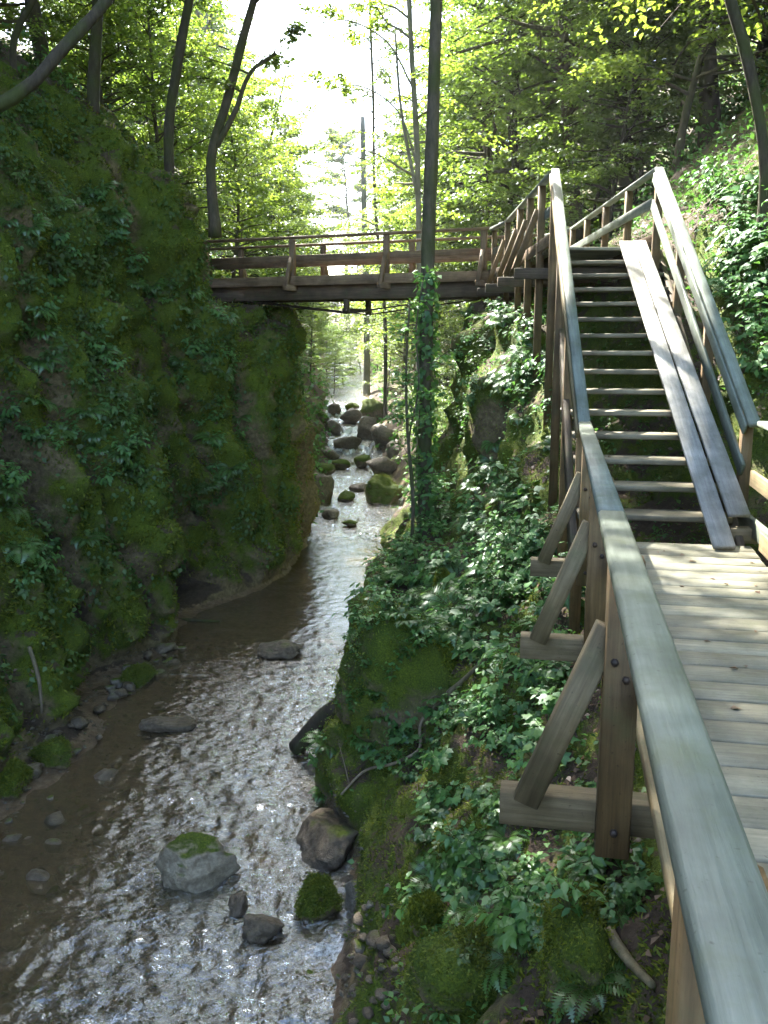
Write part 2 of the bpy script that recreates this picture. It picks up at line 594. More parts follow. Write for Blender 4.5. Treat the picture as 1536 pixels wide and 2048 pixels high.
LEFT = [   # v : far .. rim, face, base, shore (u, z)
 (-6, [(-44, 28), (-20, 12), (-10, 5.5), (-8, 3.6), (-7.4, 1.5), (-7, -.8), (-6.5, -2.6), (-5.9, -3.5), (-4.7, -3.64)]),
 (6, [(-44, 28), (-18, 12), (-8.8, 6), (-6.9, 4), (-6.5, 1.6), (-6.2, -.7), (-5.8, -2.6), (-5.2, -3.42), (-4.3, -3.56)]),
 (9.3, [(-44, 28), (-18, 12.5), (-8.4, 6.5), (-6.5, 4.6), (-6, 2), (-5.5, -.3), (-4.95, -2.2), (-4.55, -3.3), (-3.9, -3.53)]),
 (10.9, [(-44, 28), (-18, 12.5), (-8.2, 6.8), (-6.3, 4.8), (-5.7, 2), (-5.2, -.2), (-4.25, -2.1), (-4.15, -3.2), (-3.6, -3.52)]),
 (12.3, [(-44, 28), (-18, 12.5), (-8.2, 6.8), (-6.1, 4.8), (-5.6, 2), (-5.4, 0), (-5.1, -2), (-4.9, -3.3), (-3.9, -3.5)]),
 (13.4, [(-44, 28), (-18, 12.5), (-8.1, 6.8), (-5.6, 4.6), (-5.0, 2), (-4.6, -.1), (-4.2, -2), (-4.2, -3.3), (-3.8, -3.5)]),
 (14.4, [(-44, 28), (-18, 12.5), (-8, 6.8), (-5.3, 4.4), (-4.55, 2), (-4.0, -.2), (-3.42, -2), (-3.6, -3.3), (-3.5, -3.5)]),
 (15.2, [(-44, 28), (-18, 12.5), (-8, 6.8), (-5.4, 4.6), (-4.7, 2.1), (-4.15, -.1), (-3.6, -2), (-3.75, -3.3), (-3.6, -3.5)]),
 (15.9, [(-44, 28), (-18, 12.5), (-8, 6.9), (-6.0, 4.9), (-5.8, 2.2), (-5.5, 0), (-5.1, -2), (-4.2, -3.35), (-3.7, -3.48)]),
 (16.8, [(-44, 28), (-18, 12.5), (-7.8, 7), (-5.0, 4.9), (-4.5, 2.6), (-4.1, 0), (-3.6, -2), (-3.2, -3.35), (-3.0, -3.48)]),
 (18, [(-44, 28), (-18, 12.5), (-7.5, 7.2), (-4.7, 5.0), (-3.8, 3.0), (-3.1, 0), (-2.75, -2), (-2.5, -3.35), (-2.4, -3.48)]),
 (19.2, [(-44, 28), (-18, 12.5), (-7.5, 6.8), (-4.6, 4.6), (-4.05, 2.7), (-2.7, 1.2), (-2.3, -1), (-2.15, -3.3), (-2.05, -3.48)]),
 (20, [(-44, 28), (-18, 12.5), (-7.5, 6.2), (-4.9, 4.0), (-4.3, 2.4), (-2.75, 2.25), (-2.35, -.5), (-2.2, -3.3), (-2.05, -3.47)]),
 (21.8, [(-44, 28), (-18, 12), (-7.5, 5.8), (-5.2, 3.7), (-4.4, 2.4), (-2.6, 2.25), (-2.2, .5), (-2.08, -3.2), (-1.92, -3.46)]),
 (23.5, [(-44, 28), (-18, 12), (-8, 5.2), (-5.5, 3.2), (-4.5, 2.1), (-3.3, .9), (-2.5, -1.3), (-2.2, -3.15), (-2, -3.45)]),
 (28, [(-44, 28), (-18, 12), (-9, 5), (-6, 2.6), (-5, 1), (-4, -.8), (-3, -2), (-2.3, -3.05), (-2, -3.37)]),
 (36, [(-44, 30), (-18, 13), (-9, 5), (-6, 2), (-5, .8), (-4, -.5), (-3, -1.4), (-2.5, -2.3), (-2.1, -2.62)]),
 (46, [(-44, 31), (-20, 14), (-10, 6), (-7, 3), (-5.5, 1.5), (-4.5, .3), (-3.6, -.7), (-3.2, -1.5), (-2.9, -1.82)]),
 (60, [(-44, 33), (-22, 16), (-12, 8), (-9, 5), (-7, 3), (-6, 1.8), (-5, .6), (-4.4, -.5), (-4, -.92)]),
 (80, [(-46, 35), (-25, 20), (-15, 12), (-12, 9), (-10, 7), (-8, 5), (-6.5, 3.5), (-5.5, 2.2), (-5, 1.48)]),
 (104, [(-50, 38), (-28, 27), (-20, 21), (-16, 17), (-13, 14), (-10, 12), (-8, 10), (-7, 9), (-6, 8.45)]),
]
RIGHT = [  # v : water edge .. far
 (-6, [(-1.3, -3.62), (-.8, -2.9), (-.4, -2.4), (0, -1.8), (.6, -1.35), (1.4, -1), (2.2, -.4), (4, 1.8), (14, 11), (44, 28)]),
 (3, [(-1, -3.56), (-.5, -3.0), (-.1, -2.5), (.35, -2.0), (.9, -1.5), (1.6, -1.1), (2.5, -.5), (4.2, 1.8), (14, 11), (44, 28)]),
 (6, [(-.45, -3.55), (.0, -3.1), (.4, -2.6), (.8, -2.05), (1.25, -1.5), (1.9, -1.05), (2.9, -.5), (4.6, 2), (14, 11), (44, 28)]),
 (8, [(-.3, -3.53), (.1, -2.9), (.5, -2.35), (.9, -1.85), (1.45, -1.25), (2.2, -.8), (3.4, -.2), (5, 2.4), (14, 11.4), (44, 28)]),
 (9.5, [(-.75, -3.52), (-.45, -2.95), (.1, -2.4), (.7, -1.85), (1.3, -1.25), (2.1, -.55), (3.4, .45), (5, 3), (14, 11.8), (44, 28)]),
 (12, [(-.45, -3.52), (-.3, -2.7), (.05, -1.95), (.7, -1.45), (1.4, -.9), (1.85, .3), (2.7, 1.3), (5, 3.8), (14, 12), (44, 28)]),
 (13.5, [(-.45, -3.51), (-.25, -2.7), (.15, -1.95), (.8, -1.4), (1.42, -.75), (1.75, .9), (2.5, 1.9), (5, 3.8), (14, 12.3), (44, 28)]),
 (15, [(-.45, -3.5), (-.15, -2.75), (.35, -2), (.95, -1.3), (1.48, -.6), (1.72, 1.3), (2.4, 2.2), (5, 3.7), (14, 12.5), (44, 28)]),
 (18, [(.22, -3.48), (.45, -2.6), (.8, -1.6), (1.2, -.7), (1.5, .8), (1.95, 2.2), (3.9, 2.45), (6, 5), (15, 13), (44, 29)]),
 (20.5, [(.42, -3.47), (.7, -2.6), (1.1, -1.7), (1.7, -.6), (2.1, .8), (2.8, 2.1), (4.2, 2.6), (6.5, 5.2), (15, 13), (44, 29)]),
 (23, [(.5, -3.46), (.9, -2.8), (1.4, -1.9), (2, -1), (2.7, .4), (3.4, 1.8), (4.8, 3), (7, 5.5), (16, 13), (44, 29)]),
 (28, [(.55, -3.37), (1, -2.8), (1.6, -2.2), (2.4, -1.4), (3.3, -.4), (4.2, .8), (5.5, 2.2), (8, 5), (17, 13), (44, 29)]),
 (36, [(-.1, -2.62), (.6, -2.2), (1.8, -1.6), (2.6, -.9), (3.5, 0), (4.5, 1), (6, 2.4), (9, 5.2), (18, 13), (44, 30)]),
 (46, [(-.7, -1.82), (0.1, -1.3), (1.2, -.6), (2.2, .1), (3.2, .9), (4.3, 1.8), (6, 3.2), (9, 6), (18, 14), (44, 31)]),
 (60, [(-1.2, -.92), (-.6, -.4), (.2, .4), (1, 1), (2, 1.8), (3.4, 2.8), (5.5, 4.4), (9, 7.5), (18, 15), (44, 32)]),
 (80, [(-2.5, 1.48), (-2, 2), (-1, 2.8), (0, 3.4), (1.2, 4.2), (2.8, 5.5), (5, 7), (9, 10), (18, 18), (46, 35)]),
 (104, [(-4, 8.45), (-3, 9), (-2, 10), (-1, 11), (0, 12), (2, 13.5), (5, 15), (9, 18), (18, 25), (50, 39)]),
]
vs = np.concatenate([np.arange(-6, 3, .35), np.arange(3, 24, .085), np.arange(24, 40, .18), np.arange(40, 104.1, .8)])
def interp_tab(tab):
    k = np.array([t[0] for t in tab], float)
    P = np.array([t[1] for t in tab], float)
    out = np.empty((len(vs), P.shape[1], 2))
    for a in range(P.shape[1]):
        for b in range(2):
            out[:, a, b] = np.interp(vs, k, P[:, a, b])
    # smooth along v on a uniform resampling
    uv = np.arange(vs[0], vs[-1], .085)
    ker = np.exp(-.5 * (np.arange(-9, 10) / 3.2) ** 2)
    ker /= ker.sum()
    for a in range(P.shape[1]):
        for b in range(2):
            x = np.interp(uv, k, P[:, a, b])
            x = np.convolve(np.pad(x, 9, mode='edge'), ker, 'valid')
            out[:, a, b] = np.interp(vs, uv, x)
    return out
Lp, Rp = interp_tab(LEFT), interp_tab(RIGHT)
edgeL, edgeR = Lp[:, -1, 0], Rp[:, 0, 0]
zw = zwat(vs)
bed = np.stack([np.stack([edgeL + (edgeR - edgeL) * t, zw - d], -1) for t, d in ((.12, .10), (.35, .2), (.65, .24), (.88, .14))], 1)
CP = np.concatenate([Lp, bed, Rp], 1)            # control points across
ncp = CP.shape[1]
segs = [16, 14, 16, 26, 26, 26, 18, 12] + [4, 10, 12, 10, 4] + [10, 12, 12, 12, 14, 16, 22, 18, 14]
assert len(segs) == ncp - 1
# smooth the polyline a little: hermite through control points
tt = []
for s, n in enumerate(segs):
    tt += list(s + np.arange(n) / n)
tt.append(ncp - 1)
tt = np.array(tt)
kk = np.clip(tt.astype(int), 0, ncp - 2)
ft = (tt - kk)[None, :, None]
M = np.zeros_like(CP)
M[:, 1:-1] = (CP[:, 2:] - CP[:, :-2]) * .5
M[:, 0] = CP[:, 1] - CP[:, 0]
M[:, -1] = CP[:, -1] - CP[:, -2]
seglen = np.linalg.norm(np.diff(CP, axis=1), axis=2)
m0 = M[:, kk]
m1 = M[:, kk + 1]
lim = seglen[:, kk][..., None]
def clampm(m):
    l = np.linalg.norm(m, axis=2, keepdims=True)
    return m * np.minimum(1, lim * 1.0 / np.maximum(l, 1e-6))
m0, m1 = clampm(m0), clampm(m1)
p0, p1 = CP[:, kk], CP[:, kk + 1]
UZ = ((2 * ft**3 - 3 * ft**2 + 1) * p0 + (ft**3 - 2 * ft**2 + ft) * m0 + (-2 * ft**3 + 3 * ft**2) * p1 + (ft**3 - ft**2) * m1)
TP = np.stack([UZ[..., 0], np.broadcast_to(vs[:, None], UZ.shape[:2]), UZ[..., 1]], -1)
def grid_normals(P):
    du = np.gradient(P, axis=1)
    dv = np.gradient(P, axis=0)
    return nrm(np.cross(du, dv))
TN = grid_normals(TP)
steep = 1 - np.clip(TN[..., 2], 0, 1)
aboveL = sm(TP[..., 2] - zw[:, None], .0, .5)
isbed = ((tt > 7.6) & (tt < 13.4))[None, :] & (TP[..., 2] < zw[:, None] + .12)
far = sm(TP[..., 1], 30, 70)
big = fbm(TP * np.array([.55, .55, .45]), 3, 3)
ribs = fbm(TP * np.array([1.7, 1.7, .38]), 4, 9, .55)
med = fbm(TP * np.array([2.2, 2.2, 2.0]), 4, 21, .55)
ledge = fbm(np.stack([TP[..., 0] * .6, TP[..., 1] * .6, TP[..., 2] * 2.6 + .5 * TP[..., 1] * .3], -1), 3, 51)
rid = 1 - 2 * np.abs(fbm(TP * np.array([1.1, 1.1, .8]), 3, 77))
cliff = sm(steep, .35, .75) * aboveL
leftside = (tt < 8)[None, :] * 1.0
disp = aboveL * (.10 * big + .12 * med) + cliff * (.34 * big + .36 * ribs + .16 * ledge + .16 * rid * leftside)
wallz = ((tt > 2.4) & (tt < 7.9))[None, :] * aboveL
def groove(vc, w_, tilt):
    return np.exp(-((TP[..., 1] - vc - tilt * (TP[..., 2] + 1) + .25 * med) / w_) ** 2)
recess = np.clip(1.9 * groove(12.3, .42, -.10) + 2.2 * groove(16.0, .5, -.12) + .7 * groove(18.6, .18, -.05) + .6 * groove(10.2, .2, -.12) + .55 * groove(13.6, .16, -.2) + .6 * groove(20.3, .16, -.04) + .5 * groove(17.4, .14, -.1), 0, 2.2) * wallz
fine = fbm(TP * np.array([3.0, 3.0, .42]), 4, 141, .6)
disp += wallz * sm(TP[..., 1], 26, 22) * (-.75 * recess + .34 * fine + .22 * (1 - 2 * np.abs(fbm(TP * np.array([2.2, 2.2, 1.7]), 3, 151))) - .08 * sm(fbm(TP * np.array([.8, .8, 3.6]), 2, 161), .1, .3))
nearb = ((tt > 13) & (tt < 19.5))[None, :] * sm(TP[..., 1], 25, 18)
disp += nearb * aboveL * (.16 * med + .14 * rid)
disp += nearb * aboveL * .05 * fbm(TP * 7.0, 3, 131)
disp += far * aboveL * .5 * big
disp += (1 - aboveL) * .05 * fbm(TP * 3.1, 3, 33)
# keep bridge seat and the ground below the walkway from poking through
TP = TP + TN * disp[..., None]
# ground must stay below the timber walkway, stairs, landing and bridge
TH = R(10.9066)
sT, cT = math.sin(TH), math.cos(TH)
Xl = TP[..., 0] * cT - TP[..., 1] * sT
Sl = TP[..., 0] * sT + TP[..., 1] * cT
STL, STR, STG = 7.357, .1819, .3516
zmax = np.full(TP.shape[:2], 1e3)
on_deck = (Xl > -.15) & (Xl < 1.8) & (Sl < 7.6)
zmax[on_deck] = -.42
on_st = (Xl > -.35) & (Xl < 1.8) & (Sl >= 7.3) & (Sl < 12.9)
zmax = np.where(on_st, np.minimum(zmax, (Sl - STL) / STG * STR - .38), zmax)
on_la = (TP[..., 0] > 1.9) & (TP[..., 0] < 3.75) & (TP[..., 1] > 11.4) & (TP[..., 1] < 19.5)
zmax = np.where(on_la, np.minimum(zmax, 2.38), zmax)
bu = (TP[..., 0] - 2.1) * -.926 + (TP[..., 1] - 17.6) * .377
bn = (TP[..., 0] - 2.1) * .377 + (TP[..., 1] - 17.6) * .926
on_br = (bu > -.8) & (bu < 7.3) & (bn > -.3) & (bn < 1.8)
zmax = np.where(on_br, np.minimum(zmax, 2.3), zmax)
TP[..., 2] = np.where(TP[..., 2] > zmax, zmax + .06 * med, TP[..., 2])
TN = grid_normals(TP)
slope = np.clip(TN[..., 2], -1, 1)
nz1 = fbm(TP * .9, 4, 61)
nz2 = fbm(TP * 2.5, 3, 67)
hw = TP[..., 2] - zw[:, None]
moss_a = .72 + .35 * nz1 + .2 * nz2
# bare rock scars on the point of the cliff and on the right rock
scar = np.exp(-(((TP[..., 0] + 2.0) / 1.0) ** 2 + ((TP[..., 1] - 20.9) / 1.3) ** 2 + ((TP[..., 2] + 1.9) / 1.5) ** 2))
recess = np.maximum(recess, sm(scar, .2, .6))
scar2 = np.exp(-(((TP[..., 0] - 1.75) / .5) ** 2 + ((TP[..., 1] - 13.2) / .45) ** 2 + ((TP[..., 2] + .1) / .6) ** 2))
moss_a = moss_a - .6 * np.minimum(recess, 1) - 1.2 * scar - .8 * scar2 - .5 * sm(hw, .5, .05)  # moss thinned in the recesses so they look deep in shade
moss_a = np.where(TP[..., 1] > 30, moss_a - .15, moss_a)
soil_shade_a = .32 + .45 * np.minimum(recess, 1) + .5 * nz2 + .35 * sm(slope, .55, .85) - .25 * sm(slope, .5, .2) - 1.0 * scar  # real soil, plus dark colour in the recesses standing in for their shade
bed_a = sm(hw, .16, .0) * ((tt > 6.5) & (tt < 14.5))[None, :]
nv, nu = TP.shape[:2]
ii = np.arange(nv - 1)[:, None] * nu + np.arange(nu - 1)[None, :]
quads = np.stack([ii, ii + 1, ii + nu + 1, ii + nu], -1).reshape(-1, 4)
me = mesh_np('terrain', TP.reshape(-1, 3), [quads], GROUND, True, {'moss': moss_a.ravel(), 'soil_shade': soil_shade_a.ravel(), 'bed': bed_a.ravel()})
terr = link('terrain', me)
terr['kind'] = 'structure'
terr['label'] = 'steep mossy rock walls and forest slopes of the gorge'

def ground_z(u, v):
    """height of the terrain under (u, v): highest surface point nearby in the row"""
    r = int(np.argmin(np.abs(vs - v)))
    row = TP[r]
    d = np.abs(row[:, 0] - u)
    k = int(np.argmin(d))
    # interpolate
    cand = []
    for a in range(max(0, k - 40), min(nu - 1, k + 40)):
        x0, x1 = row[a, 0], row[a + 1, 0]
        if (x0 - u) * (x1 - u) <= 0 and x0 != x1:
            t = (u - x0) / (x1 - x0)
            cand.append(row[a, 2] * (1 - t) + row[a + 1, 2] * t)
    return max(cand) if cand else row[k, 2]

# ------------------------------------------------------------------ stream
def build_water():
    vv = np.concatenate([np.arange(3.5, 13, .045), np.arange(13, 24, .07), np.arange(24, 47, .10), np.arange(47, 80, .6)])
    nuw = 130
    eL = np.interp(vv, vs, edgeL) - .55
    eR = np.interp(vv, vs, edgeR) + .5
    t = np.linspace(0, 1, nuw)
    U = eL[:, None] + (eR - eL)[:, None] * t[None]
    Vv = np.broadcast_to(vv[:, None], U.shape)
    zb = zwat(vv)[:, None] + np.zeros_like(U)
    riff = np.interp(Vv, [3, 6.5, 9, 12.5, 13.8, 15.5, 21.5, 23, 26, 33, 36, 46, 50], [1, 1, .85, .75, .4, .16, .16, .6, 1, .8, 1.3, 1.3, .6])
    leftcalm = sm(U, -3.6, -2.2) * .75 + .25
    riff = riff * np.where(Vv < 13, leftcalm, 1)
    P = np.stack([U, Vv, zb], -1)
    q = P.copy()
    wx = fbm(np.stack([U * 1.1, Vv * 1.1, 0 * U], -1), 2, 5) * .6
    a1 = fbm(np.stack([U * 3.2 + wx, Vv * 5.5 + wx * 2, 0 * U], -1), 4, 41, .6)
    a2 = 1 - 2 * np.abs(fbm(np.stack([U * 5 + wx, Vv * 7.5, 0 * U + 4], -1), 3, 43))
    step = np.zeros_like(U)
    for sv, am in ((33.4, .12), (36.0, .16), (39.0, .16), (42.5, .16), (28.2, .05), (26, .04), (6.7, .05)):
        wob = (3.0 if sv > 30 else .6) * fbm(np.stack([U * 1.3, 0 * U + sv, 0 * U], -1), 3, 91)
        step += am * (sm(Vv + wob, sv - .25, sv + .05) - sm(Vv, sv - 1.5, sv + 1.2))
    z = zb + riff * (.05 * a1 + .035 * a2) + step
    foam = np.zeros_like(U)
    gst = np.abs(np.gradient(step, axis=0) / np.gradient(vv)[:, None])
    foam += sm(gst, .12, .5) * (.42 + .3 * fbm(np.stack([U * 4, Vv * 2, 0 * U], -1), 3, 95))
    rap = fbm(np.stack([U * 1.4, Vv * .9, 0 * U + 9], -1), 3, 71)
    foam += riff * (sm(rap, -.1, .5) * .40 + .30 * sm(a2, .0, .8)) * np.where(Vv < 9.0, 1.0, .75)
    foam += .04 * sm(Vv, 32, 34) * riff
    me = mesh_np('stream', np.stack([U, Vv, z], -1).reshape(-1, 3),
                 [np.stack([(np.arange(len(vv) - 1)[:, None] * nuw + np.arange(nuw - 1)[None]) + d for d in (0, 1, nuw + 1, nuw)], -1).reshape(-1, 4)],
                 WATER, True, {'foam': foam.ravel(), 'rough': riff.ravel()})
    o = link('stream', me)
    o['kind'] = 'structure'
    o['label'] = 'shallow brown stream rippling through the gorge'
build_water()

# ------------------------------------------------------------------ timber
_tim = {}
def timber_mesh(L, wd, h, mat, ch):
    key = (round(L, 2), round(wd, 3), round(h, 3), mat.name, ch)
    if key in _tim:
        return _tim[key]
    L, wd, h = key[0], key[1], key[2]
    a, b = wd / 2, h / 2
    c = min(ch, a * .45, b * .45)
    prof = np.array([(-a + c, -b), (a - c, -b), (a, -b + c), (a, b - c), (a - c, b), (-a + c, b), (-a, b - c), (-a, -b + c)])
    x0, x1 = -L / 2, L / 2
    V = np.array([(x, p[0], p[1]) for x in (x0, x1) for p in prof])
    j = np.arange(8)
    q = np.stack([j, j + 8, (j + 1) % 8 + 8, (j + 1) % 8], -1)
    caps = [np.array([[7, 0, 1, 2], [7, 2, 3, 6], [6, 3, 4, 5]]), np.array([[15, 10, 9, 8], [15, 14, 11, 10], [14, 13, 12, 11]])]
    # outward winding
    q = q[:, ::-1]
    me = mesh_np('timber', V, [q, caps[0][:, ::-1], caps[1][:, ::-1]], mat)
    _tim[key] = me
    return me

def timber(name, root, a, b, wd, h, mat, up=(0, 0, 1), ch=.006):
    """bar from a to b (world), width wd sideways, h along up"""
    a, b = Vector(a), Vector(b)
    d = b - a
    L = d.length
    x = d.normalized()
    upv = Vector(up)
    y = upv.cross(x)
    if y.length < 1e-4:
        y = Vector((0, 1, 0)).cross(x)
    y.normalize()
    z = x.cross(y)
    me = timber_mesh(L, wd, h, mat, ch)
    m = Matrix((x, y, z)).transposed().to_4x4()
    m.translation = (a + b) / 2 - root.location
    # uniform stretch for the rounding of the shared mesh
    m = m @ Matrix.Diagonal((L / round(L, 2), 1, 1, 1))
    return link(name, me, root, matrix=m)

def BW(X, S, z):          # boardwalk frame -> world
    return Vector((X * cT + S * sT, -X * sT + S * cT, z))

# ---- boardwalk
ACR = (cT, -sT, 0)        # across the boardwalk
ALG = (sT, cT, 0)
bwk = empty('boardwalk', BW(.8, 3, -.2))
tag(bwk, 'weathered timber boardwalk with railings running along the bank to the stairs', 'boardwalk')
s = -1.6
prng = random.Random(5)
while s < 7.2:
    wd = .205 + prng.uniform(-.012, .012)
    g = prng.uniform(.006, .014)
    timber('plank', bwk, BW(.45 + prng.uniform(-.008, .008), s + wd / 2, -.02 + prng.uniform(-.003, .003)), BW(1.50 + prng.uniform(-.01, .01), s + wd / 2 + prng.uniform(-.004, .004), -.02 + prng.uniform(-.003, .003)), wd, .04, W_DECK)
    s += wd + g
for X in (.56, 1.3):
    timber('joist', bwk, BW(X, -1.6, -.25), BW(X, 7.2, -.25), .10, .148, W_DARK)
# outer kick board on the right
timber('kick_board', bwk, BW(1.545, -1.6, .07), BW(1.56, 7.05, .07), .035, .15, W_BEAM)
RX = .229
BR_S = [-.55, 1.25, 3.09, 4.86, 6.66]
for S in BR_S:
    # cross beam poking out on the stream side
    timber('cross_beam', bwk, BW(-.155 if S > 2 else .18, S, -.108), BW(1.75, S, -.108), .10, .13, W_BEAM)
    gz = min(ground_z(*BW(RX, S, 0)[:2]), -.5)
    timber('post', bwk, BW(RX + .015, S - .10, -.20), BW(RX + .015, S - .10, .865), .105, .115, W_POST, up=ACR)
    gp = min(ground_z(*BW(.72, S, 0)[:2]), -.6)
    timber('pile', bwk, BW(.72, S, gp - .2), BW(.72, S, -.175), .12, .12, W_DARK, up=ACR)
    gz = min(ground_z(*BW(1.62, S, 0)[:2]), -.35)
    timber('post', bwk, BW(1.63, S, gz - .1), BW(1.63, S, .87), .10, .10, W_POST, up=ACR)
    for bx, bz in ((RX - .01, .52), (RX + .03, .46), (RX + .015, -.10)):
        mb_ = MB()
        qb = np.array(BW(bx, S - .158, bz)) - np.array(bwk.location)
        tube(mb_, [qb + np.array([-sT, -cT, 0]) * .012, qb - np.array([-sT, -cT, 0]) * .01], .013, 6)
        link('bolt', mb_.mesh('bolt', STEEL), bwk)
    if S > 2:
        timber('brace', bwk, BW(-.06, S - .09, -.045), BW(RX - .03, S - .09, .62), .07, .09, W_BEAM, up=ACR)
# cap rails, fascia and middle rails
timber('cap_rail', bwk, BW(RX, -1.6, .885), BW(RX + .0, 3.62, .885), .105, .044, W_RAIL, ch=.014)
timber('cap_rail', bwk, BW(RX, 3.625, .885), BW(RX, 7.62, .885), .105, .044, W_RAIL, ch=.014)
timber('middle_rail', bwk, BW(RX + .10, -1.6, .42), BW(RX + .10, 7.5, .42), .03, .12, W_BEAM)
timber('edge_board', bwk, BW(.40, -1.6, -.02), BW(.40, 7.2, -.02), .06, .05, W_BEAM)
timber('cap_rail', bwk, BW(1.63, -1.6, .90), BW(1.66, 7.75, .90), .11, .045, W_RAIL, ch=.012)
timber('middle_rail', bwk, BW(1.56, -1.6, .46), BW(1.59, 7.7, .46), .035, .13, W_BEAM)

# ---- stairs
PH = R(8.326)
sp, cp_ = math.sin(PH), math.cos(PH)
So = BW(.80, STL, 0)
def SW(X, k, z):          # stair frame, k in runs
    d = k * STG
    return Vector((So.x + X * cp_ + d * sp, So.y - X * sp + d * cp_, z))
SAC = (cp_, -sp, 0)
stairs = empty('staircase', SW(0, 0, -.1))
tag(stairs, 'open timber staircase with handrails climbing from the boardwalk to the landing', 'staircase')
for k in range(14):
    z = (k + 1) * STR
    timber('tread', stairs, SW(-.60 + prng.uniform(-.01, .01), k + .42, z - .024), SW(.60 + prng.uniform(-.01, .01), k + .42, z - .024 + prng.uniform(-.004, .004)), .30, .046, W_TREAD, ch=.008)
slope_up = Vector((0, 0, 1))
for X in (-.64, .64):
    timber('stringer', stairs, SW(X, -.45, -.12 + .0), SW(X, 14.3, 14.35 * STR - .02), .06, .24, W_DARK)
def Lr(t, dz=0.0):        # left stair rail line
    a, b = Vector((1.66, 7.42, .905)), Vector((2.10, 11.57, 3.63))
    q = a.lerp(b, t)
    q.z += dz
    return q
def Rr(t, dz=0.0):
    a, b = Vector((3.17, 7.72, .93)), Vector((3.38, 11.6, 3.65))
    q = a.lerp(b, t)
    q.z += dz
    return q
timber('cap_rail', stairs, Lr(0, -.02), Lr(1.0, -.02), .10, .044, W_RAIL, ch=.014)
timber('cap_rail', stairs, Rr(-.02, -.02), Rr(1.0, -.02), .105, .05, W_RAIL, ch=.014)
timber('side_board', stairs, Lr(0, -.10) + Vector((-.055, 0, 0)), Lr(1, -.10) + Vector((-.055, 0, 0)), .03, .09, W_BEAM)
timber('side_board', stairs, Rr(0, -.115) + Vector((-.055, 0, 0)), Rr(1, -.115) + Vector((-.055, 0, 0)), .03, .11, W_RAIL)
timber('middle_rail', stairs, Lr(0, -.5) + Vector((.06, 0, 0)), Lr(1, -.5) + Vector((.06, 0, 0)), .035, .12, W_BEAM)
timber('middle_rail', stairs, Rr(0, -.47) + Vector((-.055, 0, 0)), Rr(1, -.44) + Vector((-.055, 0, 0)), .035, .13, W_RAIL)
for t in (.03, .36, .68, .985):
    for f in (Lr, Rr):
        q = f(t, -.05)
        gz = min(ground_z(q.x, q.y), q.z - 1.0)
        timber('post', stairs, (q.x, q.y, gz - .15), (q.x, q.y, q.z), .095, .095, W_POST, up=SAC)
# low side rail at the foot of the stairs
timber('foot_rail', stairs, (3.05, 7.62, .10), BW(1.60, 5.4, .12), .05, .14, W_RAIL)
q = SW(.70, -.05, .12)
timber('foot_block', stairs, SW(.52, -.05, .05), SW(.86, -.05, .05), .12, .12, W_BEAM)

# ---- two planks laid on the stairs as a ramp
rampo = empty('plank_ramp', (2.55, 6.62, .02))
tag(rampo, 'two long grey planks laid side by side on the stairs as a ramp', 'ramp')
def ramp_line(X, k):
    return SW(X, k, (k + 1) * STR + .022)
e0 = Vector((2.575, 6.60, .03))
e1 = SW(.215, 14.25, 15 * STR + .075)
g0, g1 = SW(.622, -.35, .225), SW(.392, 14.4, 15 * STR + .085)
for a, b, m in ((e0, e1, .40), (g0, g1, .55)):
    timber('board', rampo, a, b, .165, .036, W_RAMP)

# ---- landing
LZ = 15 * STR
land = empty('landing', (2.8, 14, LZ - .2))
tag(land, 'raised timber landing with slatted railings between the staircase and the footbridge', 'landing')
v0 = 11.95
while v0 < 17.3:
    wd = .2
    uo = (v0 - 11.6) / 6 * .12
    timber('plank', land, (2.12 + uo * .6, v0, LZ - .02), (3.42 + uo, v0, LZ - .02), wd, .04, W_DECK)
    v0 += wd + .012
for X in (2.3, 3.2):
    timber('joist', land, (X, 12.2, LZ - .13), (X + .08, 17.4, LZ - .13), .12, .17, W_DARK)
for yy in (12.4, 14.2, 15.9, 17.3):
    timber('cross_beam', land, (1.75, yy, LZ - .29), (3.8, yy, LZ - .29), .12, .14, W_DARK)
LL = [Vector((2.10, 11.60, 3.63)), Vector((2.17, 16.5, 3.62)), Vector((2.03, 17.60, 3.63))]
RL = [Vector((3.38, 11.63, 3.65)), Vector((3.55, 17.6, 3.63)), Vector((3.15, 19.05, 3.63))]
for Ls, side in ((LL, 1), (RL, -1)):
    for a, b in zip(Ls[:-1], Ls[1:]):
        timber('cap_rail', land, a - Vector((0, 0, .02)), b - Vector((0, 0, .02)), .10, .05, W_RAIL, ch=.012)
        timber('middle_rail', land, a + Vector((.055 * side, 0, -.42)), b + Vector((.055 * side, 0, -.42)), .035, .12, W_RAIL)
        timber('kick_board', land, a + Vector((-.03 * side, 0, -.84)), b + Vector((-.03 * side, 0, -.84)), .035, .15, W_BRIDGE)
    a, b = Ls[0], Ls[1]
    for t in ((.20, .42, .64, .97) if side == 1 else (.25, .5, .75, .985)):
        q = a.lerp(b, t)
        gz = min(ground_z(q.x, q.y), LZ - .35)
        timber('post', land, (q.x, q.y, gz - .1), (q.x, q.y, q.z - .045), .095, .095, W_POST, up=(1, 0, 0))
        if side == 1:
            timber('brace', land, (q.x - .33, q.y, LZ - .22), (q.x - .05, q.y, LZ + .55), .06, .08, W_POST, up=(1, 0, 0))
q = LL[2]
timber('post', land, (q.x + .06, q.y, 2.2), (q.x + .06, q.y, q.z - .045), .095, .095, W_POST, up=(1, 0, 0))

